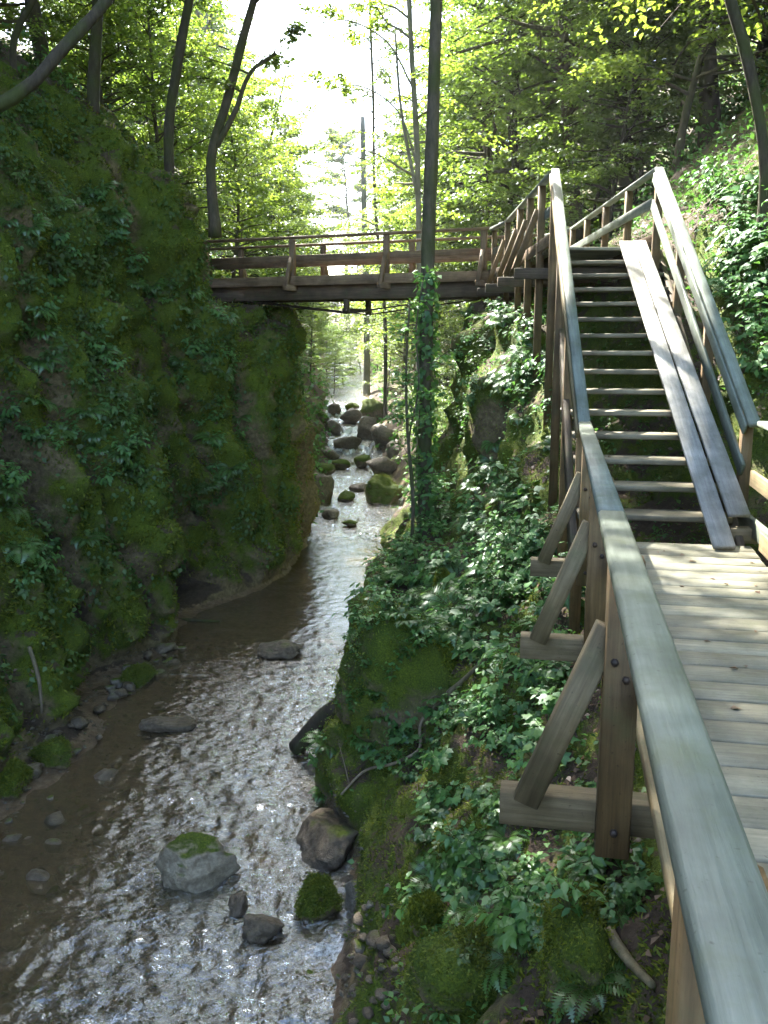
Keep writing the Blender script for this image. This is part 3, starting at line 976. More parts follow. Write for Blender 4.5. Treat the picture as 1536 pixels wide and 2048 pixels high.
# ---- footbridge
E_ = Vector((-.926, .377, 0)).normalized()
Nn = Vector((.377, .926, 0)).normalized()
B0 = Vector((2.05, 17.66, 0))
def BP(t, n, z):
    q = B0 + E_ * t + Nn * n
    return Vector((q.x, q.y, z))
brg = empty('footbridge', BP(3.2, .7, LZ - .4))
tag(brg, 'brown timber footbridge with railings spanning the gorge above the stream', 'bridge')
BL = 7.4
t = -.3
while t < BL - .15:
    timber('plank', brg, BP(t, -.02, LZ - .025), BP(t, 1.42, LZ - .025), .19, .05, W_BRIDGE, up=(0, 0, 1))
    t += .202
for n in (.13, 1.27):
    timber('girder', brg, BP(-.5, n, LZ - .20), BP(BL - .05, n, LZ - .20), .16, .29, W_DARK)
for t in (.15, 2.15, 4.25, 6.35):
    timber('cross_beam', brg, BP(t, -.38, LZ - .112), BP(t, 1.78, LZ - .112), .12, .11, W_BRIDGE)
    for n, sg in ((-.03, -1), (1.43, 1)):
        timber('post', brg, BP(t, n, LZ - .17), BP(t, n, 3.60), .11, .10, W_BRIDGE, up=tuple(Nn))
        timber('brace', brg, BP(t, n + sg * .33, LZ - .10), BP(t, n + sg * .05, LZ + .50), .08, .08, W_BRIDGE, up=tuple(Nn))
for n, sg in ((-.03, -1), (1.43, 1)):
    timber('cap_rail', brg, BP(-.02 if sg < 0 else -1.2, n, 3.63), BP(BL, n, 3.63), .13, .05, W_BRIDGE, ch=.01)
    timber('middle_rail', brg, BP(.0, n - sg * .075, 3.22), BP(BL, n - sg * .075, 3.22), .04, .13, W_BRIDGE)
    timber('kick_board', brg, BP(-.1, n + sg * .072, LZ + .03), BP(BL, n + sg * .072, LZ + .03), .04, .19, W_BRIDGE)
# tie rods hung under the bridge on two pairs of struts
for n in (.13, 1.27):
    timber('strut', brg, BP(3.1, n, LZ - .345), BP(3.1, n, LZ - .62), .10, .10, W_DARK, up=tuple(Nn))
    mb = MB()
    cpt = np.array(brg.location)
    tube(mb, [np.array(BP(.6, n, LZ - .345)) - cpt, np.array(BP(3.1, n, LZ - .63)) - cpt, np.array(BP(5.6, n, LZ - .345)) - cpt], .018, 6)
    link('tie_rod', mb.mesh('tie_rod', STEEL, True), brg)
timber('strut_beam', brg, BP(3.1, .0, LZ - .56), BP(3.1, 1.4, LZ - .56), .07, .07, W_DARK)

# ------------------------------------------------------------------ placing things on the terrain
from mathutils.bvhtree import BVHTree
_tv = TP.reshape(-1, 3)
BVH = BVHTree.FromPolygons([Vector(p) for p in _tv.tolist()], quads.tolist())
def hit(px, py):
    """where the ray through a photo pixel meets the terrain"""
    d = Vector(cam_pix(px, py, v=1.0)) - Vector((0, 0, EYE))
    d.normalize()
    loc, nn, ix, dist = BVH.ray_cast(Vector((0, 0, EYE)), d)
    return loc, nn
def hit_water(px, py):
    for v in np.arange(3.5, 90, .05):
        q = cam_pix(px, py, v=v)
        if q[2] <= float(zwat(v)):
            break
    return q
def on_ground(u, v):
    loc, nn, ix, dist = BVH.ray_cast(Vector((u, v, 60)), Vector((0, 0, -1)))
    return loc

# ------------------------------------------------------------------ leaves
def leaf_diamonds(mb, C, D, Nn_, L, Wd, fold=.18, droop=.12):
    D = nrm(D)
    S = nrm(np.cross(Nn_, D))
    Nn_ = np.cross(D, S)
    L = np.asarray(L)[:, None]
    Wd = np.asarray(Wd)[:, None]
    a = C
    b = C + D * L * .42 + S * Wd * .5 + Nn_ * Wd * fold
    c = C + D * L - Nn_ * L * droop
    d = C + D * L * .42 - S * Wd * .5 + Nn_ * Wd * fold
    n = len(C)
    V = np.stack([a, b, c, d], 1).reshape(-1, 3)
    i = np.arange(n)[:, None] * 4
    mb.add(V, np.concatenate([i, i + 1, i + 2, i + 3], 1))

def leaf_ovals(mb, C, D, Nn_, L, Wd, droop=.2):
    """pointed oval leaf folded along its midrib"""
    D = nrm(D)
    S = nrm(np.cross(Nn_, D))
    Nn_ = np.cross(D, S)
    L = np.asarray(L)[:, None]
    Wd = np.asarray(Wd)[:, None]
    def pt(t, w_, lift):
        return C + D * L * t + S * Wd * w_ + Nn_ * (Wd * lift - L * droop * t * t)
    V = np.stack([pt(0, 0, 0), pt(.32, 0, 0), pt(.7, 0, 0), pt(1, 0, 0), pt(.3, .5, .14), pt(.68, .36, .1), pt(.3, -.5, .14), pt(.68, -.36, .1)], 1).reshape(-1, 3)
    i = np.arange(len(C))[:, None] * 8
    q = np.concatenate([i + np.array([[1, 2, 5, 4]]), i + np.array([[2, 1, 6, 7]])])
    t = np.concatenate([i + np.array([[0, 1, 4]]), i + np.array([[2, 3, 5]]), i + np.array([[1, 0, 6]]), i + np.array([[3, 2, 7]])])
    mb.add(V, t, q)

_lob = np.array([(0, 0), (-.18, -.06), (-.42, .08), (-.33, .28), (-.52, .52), (-.24, .52), (-.16, .72), (0, 1.0), (.16, .72), (.24, .52), (.52, .52), (.33, .28), (.42, .08), (.18, -.06)])
def leaf_lobed(mb, C, D, Nn_, L):
    D = nrm(D)
    S = nrm(np.cross(Nn_, D))
    Nn_ = np.cross(D, S)
    n = len(C)
    k = len(_lob)
    L = np.asarray(L)[:, None, None]
    ctr = C[:, None, :] + D[:, None, :] * L * .35
    V = C[:, None, :] + D[:, None, :] * L * _lob[None, :, 1:2] + S[:, None, :] * L * _lob[None, :, 0:1] - Nn_[:, None, :] * L * (.25 * (_lob[None, :, 0:1] ** 2 + .3 * _lob[None, :, 1:2] ** 2))
    V = np.concatenate([ctr, V], 1).reshape(-1, 3)
    j = np.arange(k)
    tri = np.stack([np.zeros(k, int), j + 1, (j + 1) % k + 1], -1)
    mb.add(V, (np.arange(n)[:, None, None] * (k + 1) + tri[None]).reshape(-1, 3))

def rdir(n, r_):
    return nrm(r_.normal(size=(n, 3)))

# ------------------------------------------------------------------ trees
def crown_on(mbT, mbL, r_, path, rads, t0, nbr, spread, perbr, leaf, elev=(.15, .8), flat=.45, sides=5, topfill=True, az=None):
    """limbs growing from a trunk path, each carrying layered sprays of leaves"""
    path = np.asarray(path)
    n = len(path)
    for b in range(nbr):
        t = t0 + (1 - t0) * (b + r_.random()) / nbr
        k = min(int(t * (n - 1)), n - 2)
        f = t * (n - 1) - k
        p = path[k] * (1 - f) + path[k + 1] * f
        rr = rads[k] * (1 - f) + rads[k + 1] * f
        a = r_.random() * 2 * np.pi if az is None else az[0] + (r_.random() - .5) * 2 * az[1]
        e = elev[0] + (elev[1] - elev[0]) * (t - t0) / (1 - t0 + 1e-6) + r_.normal() * .12
        rel = (t - t0) / (1 - t0 + 1e-6)
        Lb = spread * (0.55 + .6 * r_.random()) * (1 - .55 * rel ** 1.6)
        d = np.array([math.cos(a) * math.cos(e), math.sin(a) * math.cos(e), math.sin(e)])
        m = 6
        s_ = np.linspace(0, 1, m)[:, None]
        wob = r_.normal(size=(m, 3)) * .06 * Lb * s_
        br = p + d * Lb * s_ + np.array([0, 0, -.16 * Lb]) * s_ ** 2 + wob
        tube(mbT, br, np.linspace(min(rr * .55, .05 + .01 * Lb), .006, m), sides, cap=False)
        nl = int(perbr * (.6 + .8 * r_.random()))
        # sprays
        ns = max(4, nl // 22)
        ts = .25 + .75 * r_.random(ns) ** .8
        kk_ = np.clip((ts * (m - 1)).astype(int), 0, m - 2)
        ff = (ts * (m - 1) - kk_)[:, None]
        sp_ = br[kk_] * (1 - ff) + br[kk_ + 1] * ff
        side = np.cross(d, [0, 0, 1.0])
        side /= np.linalg.norm(side) + 1e-6
        sdir_ = side[None] * np.where(r_.random(ns) < .5, -1, 1)[:, None] + d[None] * (.4 + .6 * r_.random(ns))[:, None] + r_.normal(size=(ns, 3)) * .25
        sdir_[:, 2] *= .35
        sdir_ = nrm(sdir_)
        slen = (.35 + .65 * r_.random(ns)) * min(1.6, Lb * .42)
        per = max(1, nl // ns)
        idx = np.repeat(np.arange(ns), per)
        u = r_.random(len(idx))
        C = sp_[idx] + sdir_[idx] * (slen[idx] * u)[:, None]
        C = C + r_.normal(size=C.shape) * np.array([.10, .10, .05]) * (.6 + leaf * 3)
        C[:, 2] -= .15 * slen[idx] * u ** 2
        lat = np.cross(sdir_[idx], [0, 0, 1.0]) * np.where(r_.random(len(idx)) < .5, -1, 1)[:, None]
        D = nrm(lat * .8 + sdir_[idx] * .7 + r_.normal(size=C.shape) * .3)
        D[:, 2] -= .2
        NN = nrm(np.array([0, 0, 1.0]) + r_.normal(size=C.shape) * flat)
        LL_ = leaf * (.7 + .6 * r_.random(len(idx)))
        leaf_diamonds(mbL, C, D, NN, LL_, LL_ * .62)

def trunk_path(pts, top, bend=0.0):
    pts = [np.asarray(p, float) for p in pts]
    d = nrm(pts[-1] - pts[-2])
    while pts[-1][2] < top:
        d = nrm(d + np.array([0, 0, .18]) + rng.normal(size=3) * .06)
        pts.append(pts[-1] + d * 2.2)
    return smooth_path(pts, 10 + 3 * len(pts))

def pix_tree(name, label, px_pts, v, r0, r1, top, bark, leafm, nbr, spread, perbr, leaf, t0=.45, seed=0, extra=None, group=None, elev=(.15, .8), root=True, ivy=0, sides=9, hitbase=True):
    v_nom = v
    r_ = np.random.default_rng(seed + 100)
    if hitbase:
        for dy in range(0, 260, 6):
            hp, hn = hit(px_pts[0][0], px_pts[0][1] + dy)
            if hp is not None and hp.y > v * .6:
                v = min(hp.y + .25, v * 1.8)
                px_pts = [(px_pts[0][0], px_pts[0][1] + dy)] + list(px_pts[1:])
                break
        r0, r1 = .7 * r0 * v / v_nom, .7 * r1 * v / v_nom
    vv = v if isinstance(v, (list, tuple)) else [v] * len(px_pts)
    pts = [cam_pix(p[0], p[1], v=q) for p, q in zip(px_pts, vv)]
    g = on_ground(pts[0][0], pts[0][1])
    if root and g is not None:
        if pts[0][2] > g.z + .05:
            pts.insert(0, np.array([pts[0][0] - .25 * np.sign(pts[0][0]) * 0, pts[0][1], g.z - .9]))
        else:
            pts = [p for p in pts if p[2] > g.z + .4] or pts
            pts.insert(0, np.array([pts[0][0] - .25 * np.sign(pts[0][0]) * 0, pts[0][1], g.z - .9]))
    P = trunk_path(pts, top)
    base = P[0].copy()
    P = P - base
    n = len(P)
    tt_ = np.linspace(0, 1, n)
    rad = r0 + (r1 - r0) * np.minimum(1, tt_ * 1.0) + .35 * r0 * np.exp(-tt_ * n / 1.6)
    mT, mL = MB(), MB()
    tube(mT, P, rad, sides, .18, seed)
    if extra:
        for ex, er in extra:
            q = np.array([cam_pix(p[0], p[1], v=v if not isinstance(v, (list, tuple)) else v[0]) for p in ex]) - base
            q = smooth_path(q, 14)
            tube(mT, q, np.linspace(er, er * .45, 14), 7, .15, seed + 3)
            if nbr:
                crown_on(mT, mL, r_, q, np.linspace(er, er * .4, 14), .5, max(3, nbr // 5), spread * .6, perbr, leaf)
    if nbr:
        crown_on(mT, mL, r_, P, rad, t0, nbr, spread, perbr, leaf, elev)
    root_o = empty(name, base)
    link('trunk', mT.mesh('trunk', bark, True), root_o)
    if mL.n:
        link('crown', mL.mesh('crown', leafm), root_o)
    if ivy:
        mI = MB()
        k = r_.integers(0, n - 1, ivy * 3)
        hgt = P[k, 2]
        k = k[hgt < 4.6][:ivy]
        a = r_.random(len(k)) * 2 * np.pi
        out = np.stack([np.cos(a), np.sin(a), 0 * a], -1)
        C = P[k] + (P[k + 1] - P[k]) * r_.random((len(k), 1)) + out * (rad[k] * (1.0 + .9 * r_.random(len(k)) ** 2))[:, None]
        D = nrm(out * .5 + np.array([0, 0, -.7]) + r_.normal(size=C.shape) * .35)
        LL_ = .06 + .07 * r_.random(len(k))
        leaf_ovals(mI, C, D, nrm(out + np.array([0, 0, .6]) + r_.normal(size=C.shape) * .3), LL_, LL_ * .75)
        link('ivy', mI.mesh('ivy', LEAF_PLANT), root_o)
    tag(root_o, label, 'tree', group)
    return root_o

# the trees that can be told apart in the photograph
pix_tree('tall_tree', 'tall straight ivy-clad tree standing in front of the footbridge on the bank', [(850, 1078), (851, 800), (856, 500), (865, 250), (873, 0)], 14.2, .165, .10, 15, BARK, LEAF_CANOPY, 22, 2.6, 120, .12, t0=.72, seed=1, ivy=1100, sides=12)
pix_tree('forked_tree', 'curved forked tree leaning out from the rim of the rock wall', [(372, 400), (425, 300), (452, 210), (480, 100), (508, 0)], 17.8, .14, .075, 12, BARK, LEAF_CANOPY, 20, 2.4, 140, .12, t0=.5, seed=2, extra=[([(432, 292), (468, 228), (505, 140), (552, 106)], .07)])
pix_tree('rim_tree', 'upright dark tree on the rim of the rock wall', [(322, 352), (338, 250), (355, 130), (378, 0)], 16.6, .13, .09, 13, BARK_DARK, LEAF_CANOPY, 26, 3, 150, .12, t0=.5, seed=3)
pix_tree('pale_tree', 'straight pale-barked tree rising behind the rim trees', [(401, 262), (404, 120), (409, 0)], 27, .19, .15, 19, BARK_PALE, LEAF_CANOPY, 34, 4.5, 150, .15, t0=.5, seed=4)
pix_tree('leaning_sapling', 'pair of thin leaning stems growing at the end of the footbridge', [(493, 478), (520, 380), (545, 260), (571, 152)], 22.3, .055, .03, 8.8, BARK, LEAF_BRIGHT, 14, 1.6, 90, .10, t0=.45, seed=5, extra=[([(499, 474), (540, 335), (580, 242), (608, 185)], .045)])
pix_tree('slanting_tree', 'slim slanting tree behind the thick leaning one', [(0, 140), (30, 70), (66, 0)], 13.0, .07, .05, 11.5, BARK_DARK, LEAF_CANOPY, 28, 3.2, 140, .11, t0=.45, seed=7)
pix_tree('slope_tree', 'dark tree standing on the slope above the rock wall', [(186, 225), (190, 110), (196, 0)], 19, .17, .12, 15, BARK_DARK, LEAF_CANOPY, 34, 4, 150, .13, t0=.45, seed=8)
pix_tree('bent_tree', 'slightly bent tree higher on the slope above the rock wall', [(247, 190), (262, 90), (277, 0)], 22, .14, .10, 16, BARK, LEAF_CANOPY, 32, 4, 150, .14, t0=.45, seed=9)
pix_tree('dead_snag', 'pale dead trunk with a broken flat top upstream of the footbridge', [(737, 790), (733, 600), (728, 400), (725, 234)], 45, .24, .17, -9, BARK_PALE, LEAF_FAR, 0, 0, 0, .1, seed=10)
pix_tree('streamside_tree', 'slender tree on the stream bank seen under the footbridge', [(800, 820), (770, 640), (750, 400), (746, 180), (740, 0)], 38, .12, .06, 16, BARK, LEAF_FAR, 40, 2.6, 170, .15, t0=.3, seed=11)
pix_tree('edge_tree', 'dark twisting tree on the slope beside the stairs', [(1530, 500), (1516, 400), (1528, 300), (1512, 200), (1488, 90), (1460, 0)], 10.8, .10, .06, 11.5, BARK_DARK, LEAF_BRIGHT, 36, 3.6, 160, .11, t0=.42, seed=14, elev=(-.1, .7))
pix_tree('mossy_sapling', 'sunlit mossy sapling rising beside the landing railing', [(1008, 470), (1016, 400), (1026, 300), (1022, 200), (1040, 100)], 18.9, .065, .04, 10, BARK, LEAF_BRIGHT, 22, 2.2, 120, .12, t0=.35, seed=15)
pix_tree('twin_stemmed_sapling', 'pale twin-stemmed sapling in front of the ivy-clad tree by the stream', [(806, 1125), (824, 990), (818, 880), (838, 770), (832, 660), (846, 560)], 15.4, .036, .014, 1.2, BARK, LEAF_PLANT, 16, .7, 40, .09, t0=.2, seed=16, extra=[([(824, 1090), (826, 985), (816, 880), (813, 720), (820, 600)], .03)])
pix_tree('slim_tree', 'slim tree with several thin stems behind the ivy-clad tree', [(838, 480), (832, 250), (824, 120), (818, 0)], 21.5, .075, .05, 12, BARK_PALE, LEAF_BRIGHT, 16, 2.0, 110, .11, t0=.4, seed=17, hitbase=False, extra=[([(840, 420), (800, 200), (790, 60)], .05), ([(834, 330), (790, 215), (710, 170), (630, 190)], .025), ([(828, 180), (770, 80), (690, 40), (610, 55)], .025)])

def world_tree(name, label, pts, r0, r1, bark, leafm, nbr, spread, perbr, leaf, t0, seed):
    r_ = np.random.default_rng(seed)
    g = on_ground(pts[0][0], pts[0][1])
    P = smooth_path([(pts[0][0], pts[0][1], g.z - .6)] + list(pts[1:]), 26)
    base = P[0].copy()
    P -= base
    rad = np.linspace(r0, r1, 26)
    mT, mL = MB(), MB()
    tube(mT, P, rad, 10, .16, seed)
    crown_on(mT, mL, r_, P, rad, t0, nbr, spread, perbr, leaf)
    o = empty(name, base)
    link('trunk', mT.mesh('trunk', bark, True), o)
    link('crown', mL.mesh('crown', leafm), o)
    tag(o, label, 'tree')
world_tree('added_shade_tree', 'unseen tree added at the rock wall to shade the boardwalk', [(-8.2, 8.6, 0), (-7.2, 8.9, 9), (-5, 9.8, 13), (-2.2, 11, 15.5)], .2, .08, BARK_DARK, LEAF_CANOPY, 54, 4.2, 230, .12, .42, 511)  # three unseen trees added so that their crowns shade the boardwalk
world_tree('added_shade_tree', 'unseen tree added on the rock wall rim, arching over to shade the boardwalk', [(-6.9, 12.2, 0), (-6.2, 12.4, 9), (-4.4, 13, 12.5), (-1.6, 13.8, 15)], .16, .07, BARK_DARK, LEAF_CANOPY, 54, 4.0, 230, .12, .45, 512)
world_tree('added_shade_tree', 'unseen tree added on the stair side slope to shade the boardwalk', [(6.6, 7.5, 0), (5.6, 8.5, 10), (3.2, 10.5, 13), (.8, 12, 15)], .16, .07, BARK, LEAF_CANOPY, 46, 3.6, 200, .12, .5, 513)

world_tree('leaning_tree', 'thick dark tree leaning steeply over the rock wall', [(-5.7, 10.9, 0), tuple(cam_pix(55, 175, v=11.2)), tuple(cam_pix(130, 92, v=11.5)), tuple(cam_pix(215, 0, v=11.9)), (-2.6, 12.4, 8.6), (-2.0, 12.8, 11.5)], .085, .04, BARK_DARK, LEAF_CANOPY, 26, 2.6, 130, .11, .6, 514)

# generic forest trees, copied
def forest_proto(name, H, r0, spread, nbr, perbr, leaf, bark, leafm, seed, t0=.35):
    r_ = np.random.default_rng(seed)
    pts = [np.zeros(3)]
    d = np.array([0, 0, 1.0])
    for k in range(7):
        d = nrm(d + np.r_[r_.normal(size=2) * .07, .1])
        pts.append(pts[-1] + d * H / 7)
    P = smooth_path(pts, 24)
    P[0, 2] -= .5
    t_ = np.linspace(0, 1, 24)
    rad = r0 * (1 - .82 * t_) + .5 * r0 * np.exp(-t_ * 18)
    mT, mL = MB(), MB()
    tube(mT, P, rad, 9, .15, seed)
    crown_on(mT, mL, r_, P, rad, t0, nbr, spread, perbr, leaf)
    o = empty(name, (0, 0, -200))
    link('trunk', mT.mesh('trunk', bark, True), o)
    link('crown', mL.mesh('crown', leafm), o)
    return o

protos = [forest_proto('beech_tree', 17, .22, 5.0, 80, 330, .14, BARK, LEAF_CANOPY, 201, .3),
          forest_proto('beech_tree', 15, .18, 4.6, 76, 320, .14, BARK_DARK, LEAF_CANOPY, 202, .3),
          forest_proto('ash_tree', 18, .20, 4.4, 80, 320, .14, BARK_PALE, LEAF_BRIGHT, 203, .4),
          forest_proto('young_tree', 8, .08, 3.0, 60, 240, .10, BARK, LEAF_BRIGHT, 204, .18),
          forest_proto('young_tree', 6.5, .07, 2.6, 56, 230, .10, BARK_DARK, LEAF_CANOPY, 205, .15),
          forest_proto('hill_tree', 15, .2, 5.2, 60, 260, .24, BARK, LEAF_FAR, 206, .2)]
used = [False] * len(protos)
TXT = {
 'L': ('forest tree above the mossy rock wall', 'trees above the rock wall'),
 'R': ('forest tree above the stairs', 'trees above the stairs'),
 'YL': ('young bushy tree above the mossy rock wall', 'young trees above the rock wall'),
 'YR': ('young bushy tree beside the stairs and landing', 'young trees beside the stairs'),
 'F': ('distant leafy tree upstream of the footbridge', 'distant trees upstream'),
 'BF': ('leafy bush upstream of the footbridge', 'bushes upstream'),
 'YF': ('young tree upstream of the footbridge', 'young trees upstream'),
}
prg = random.Random(21)
def put(k, u, v, key, s=1.0, dz=0.0):
    g = on_ground(u, v)
    if g is None:
        return
    if used[k]:
        o = copy_tree(protos[k])
    else:
        o = protos[k]
        used[k] = True
    o.location = (g.x, g.y, g.z - .15 + dz)
    o.rotation_euler = (prg.uniform(-.05, .05), prg.uniform(-.05, .05), prg.uniform(0, 6.28))
    s *= prg.uniform(.88, 1.12)
    o.scale = (s, s, s)
    adj = ['broad-crowned ', 'dark-barked ', 'tall pale-barked ', 'bright green ', 'small dark-leaved ', ''][k]
    lev = ''
    if key in ('L', 'R', 'YL', 'YR'):
        h_ = g.z
        lev = ', low on the slope' if h_ < 5.5 else (', halfway up the slope' if h_ < 9 else ', high on the slope')
    else:
        lev = ', near the cascade' if v < 48 else (', where the valley narrows' if v < 70 else ', at the head of the valley')
    tag(o, adj + TXT[key][0] + lev, 'tree' if key != 'BF' else 'bush', TXT[key][1])

# left slope
for u, v in [(-7.4, 10.5), (-6.9, 13.6), (-8.5, 8), (-9.5, 13), (-13, 10), (-12, 16.5), (-7.6, 23), (-10.5, 21), (-15, 22), (-9, 29), (-14, 30), (-19, 15), (-20, 27), (-17, 39), (-24, 36), (-9.5, 2), (-14, 3)]:
    put(prg.choice([0, 1, 2]), u + prg.uniform(-.6, .6), v + prg.uniform(-.6, .6), 'L')
for u, v in [(-7.2, 17.5), (-8.2, 20), (-6.8, 24.5), (-8.5, 26.5), (-10, 24), (-7, 30), (-9.5, 33), (-8, 15), (-11, 18), (-12.5, 27), (-10.5, 12.5)]:
    put(prg.choice([3, 4, 3]), u, v, 'YL')
# right slope
for u, v in [(3.9, 31), (5.2, 27), (4.8, 36), (6.9, 29), (3.6, 42), (6.3, 24.5), (7.5, 15), (9, 9), (6.8, 20.5), (11, 13), (10, 19), (9, 25), (14, 21), (8.2, 31), (13, 29), (17, 14), (19, 25), (11.5, 37), (18, 35), (7.5, 2.5), (12, 4), (7, 6)]:
    put(prg.choice([0, 1, 1]), u + prg.uniform(-.6, .6), v + prg.uniform(-.6, .6), 'R')
for u, v in [(5.8, 18.8), (5.2, 21.5), (7.5, 17.5), (6.5, 23.5), (8.4, 21.8), (5.6, 26.5), (7.6, 27.5), (10, 15.5), (8.8, 12.2), (12, 17), (6.2, 12.2), (10.5, 23), (4.2, 29), (6.3, 33)]:
    put(prg.choice([4, 4, 3]), u, v, 'YR')
# upstream
for u, v in [(-18, 60), (-13, 50), (-13.5, 57), (-13, 66), (6, 47), (3.5, 55), (-22, 72), (-15, 78), (4.5, 44), (8.5, 50), (7, 62), (13, 58), (11, 74), (17, 80), (5, 84), (-9, 90), (2.2, 70), (-26, 88), (-16, 96), (3, 97), (-4, 99), (-22, 50), (14, 45), (20, 60)]:
    put(5, u, v, 'F', prg.uniform(.8, 1.0))
for u, v in [(3.8, 36), (4.6, 40), (2.6, 47), (5.5, 52), (-7.5, 54), (-5, 62), (2, 58), (-8, 70), (-6.5, 78), (0.5, 66), (-3, 88), (0, 80), ]:
    put(prg.choice([3, 4]), u, v, 'YF', 1.0)
for u, v in [(-5.3, 31), (-6.2, 27.5), (-5.6, 36), (-7.5, 33), (-5.0, 39.5), (1.0, 45), (2.2, 40), (-5.2, 47), (-6.4, 52), (-4.9, 43.5), (-6.8, 46)]:
    put(3, u, v, 'YF', 1.15)
for u, v in [(1.5, 24.6), (1.9, 27.5), (1.5, 30.5), (2.7, 26), (2.4, 29.5), (1.2, 33.5), (1.0, 37), (-3.2, 26.5), (-3.4, 31)]:
    put(4, u, v, 'BF', prg.uniform(.26, .36))
for u, v in [(-4.2, 30), (-4.6, 37), (-4.4, 43), (-5.4, 50), (-3.6, 56), (1.6, 42), (1.4, 50), (.4, 55), (2.2, 36.5), (3.2, 32), (2.8, 28), (-1.6, 62), (-2.4, 66), (-4.8, 68), (-1, 74), (-4.6, 84), (-1.5, 92), (-6, 95), (1.8, 88), (3.4, 62), (-9, 60), (-7, 86), (-3.9, 48), (-4.8, 46), (-5, 54), (-2.9, 52), (-3.8, 60), (.2, 47), (.8, 52), (-.4, 58), (-2.6, 57), (1.5, 61), (-3.2, 71), (-5.6, 74), (-2, 79), (.6, 71), (2.4, 66), (-6.2, 65)]:
    put(prg.choice([3, 4]), u, v, 'BF', prg.uniform(.38, .6))

# ------------------------------------------------------------------ ground cover on the slopes and walls
cellC = (TP[:-1, :-1] + TP[1:, :-1] + TP[:-1, 1:] + TP[1:, 1:]) / 4
cellN = nrm(TN[:-1, :-1] + TN[1:, 1:])
du_ = TP[:-1, 1:] - TP[:-1, :-1]
dv_ = TP[1:, :-1] - TP[:-1, :-1]
cellA = np.linalg.norm(np.cross(du_, dv_), axis=-1)
cellT = np.broadcast_to(tt[:-1][None], cellA.shape)
cellH = cellC[..., 2] - zwat(cellC[..., 1])
cellR = recess[:-1, :-1]
cellD = np.linalg.norm(cellC - np.array([0, 0, EYE]), axis=-1)
def sample(weight, n, r_):
    wv = (cellA * weight).ravel()
    wv = wv / wv.sum()
    k = r_.choice(len(wv), n, p=wv)
    a, b = np.unravel_index(k, cellA.shape)
    f, g = r_.random((n, 1)), r_.random((n, 1))
    P = TP[a, b] * (1 - f) * (1 - g) + TP[a + 1, b] * f * (1 - g) + TP[a, b + 1] * (1 - f) * g + TP[a + 1, b + 1] * f * g
    return P, cellN[a, b]

def stuff(name, mb, mat, label, cat):
    o = link(name, mb.mesh(name, mat))
    tag(o, label, cat, kind='stuff')
    return o

clump = fbm(cellC * 1.5, 3, 111)
clump2 = fbm(cellC * 4.0, 2, 117)
r1 = np.random.default_rng(5)
# ivy and small leaves on the rock wall across the stream
wgt = ((cellT < 7.8) & (cellT > 1.6) & (cellC[..., 1] > 7) & (cellC[..., 1] < 25)) * (1 - .9 * sm(cellR, .1, .5)) * (sm(clump + .5 * clump2, -.12, .35) + .02) * sm(cellH, .35, 1.2)
P_, N_ = sample(wgt, 40000, r1)
mb = MB()
D = nrm(N_ * .45 + np.array([0, 0, -.55]) + r1.normal(size=P_.shape) * .45)
NN = nrm(N_ * .7 + np.array([0, 0, .8]) + r1.normal(size=P_.shape) * .35)
L_ = .045 + .06 * r1.random(len(P_)) ** 1.5
leaf_diamonds(mb, P_ + N_ * (.02 + .10 * r1.random((len(P_), 1))), D, NN, L_, L_ * .75)
stuff('ivy', mb, LEAF_IVY, 'small dark ivy leaves hanging over the mossy rock wall', 'ivy')
# leaves on the bank rock below the landing and the bank
wgt = ((cellT > 13.4) & (cellT < 21.2) & (cellC[..., 1] > 3) & (cellC[..., 1] < 24)) * (sm(clump + .5 * clump2, -.1, .3) + .02) * sm(cellH, .25, .8)
wgt = wgt / np.maximum(cellD, 4) ** .8
P_, N_ = sample(wgt, 26000, r1)
mb = MB()
D = nrm(N_ * .5 + np.array([-.2, -.2, -.2]) + r1.normal(size=P_.shape) * .55)
NN = nrm(N_ * .5 + np.array([0, 0, 1.0]) + r1.normal(size=P_.shape) * .35)
L_ = .03 + .045 * r1.random(len(P_)) ** 1.5
leaf_diamonds(mb, P_ + N_ * (.015 + .07 * r1.random((len(P_), 1))), D, NN, L_, L_ * .7)
stuff('ground_cover', mb, LEAF_PLANT, 'small green ground cover leaves on the bank below the boardwalk', 'ground cover')
# undergrowth on the hillsides
wgt = (((cellT < 2.6) | (cellT > 19.5) | ((cellC[..., 1] > 22.5) & (cellH > .3))) & (cellC[..., 1] < 75)) * (sm(clump, -.15, .25) + .05) / np.maximum(cellD, 8) ** 1.3
P_, N_ = sample(wgt, 80000, r1)
mb = MB()
D = nrm(N_ * .4 + r1.normal(size=P_.shape) * .6 + np.array([0, 0, -.1]))
NN = nrm(N_ * .4 + np.array([0, 0, 1.0]) + r1.normal(size=P_.shape) * .4)
L_ = (.05 + .08 * r1.random(len(P_))) * np.clip(np.linalg.norm(P_, axis=1) / 16, .8, 2.6)
leaf_diamonds(mb, P_ + N_ * (.03 + .45 * r1.random((len(P_), 1)) ** 1.5), D, NN, L_, L_ * .65)
stuff('undergrowth', mb, LEAF_PLANT, 'dense leafy undergrowth covering the forest slopes', 'undergrowth')
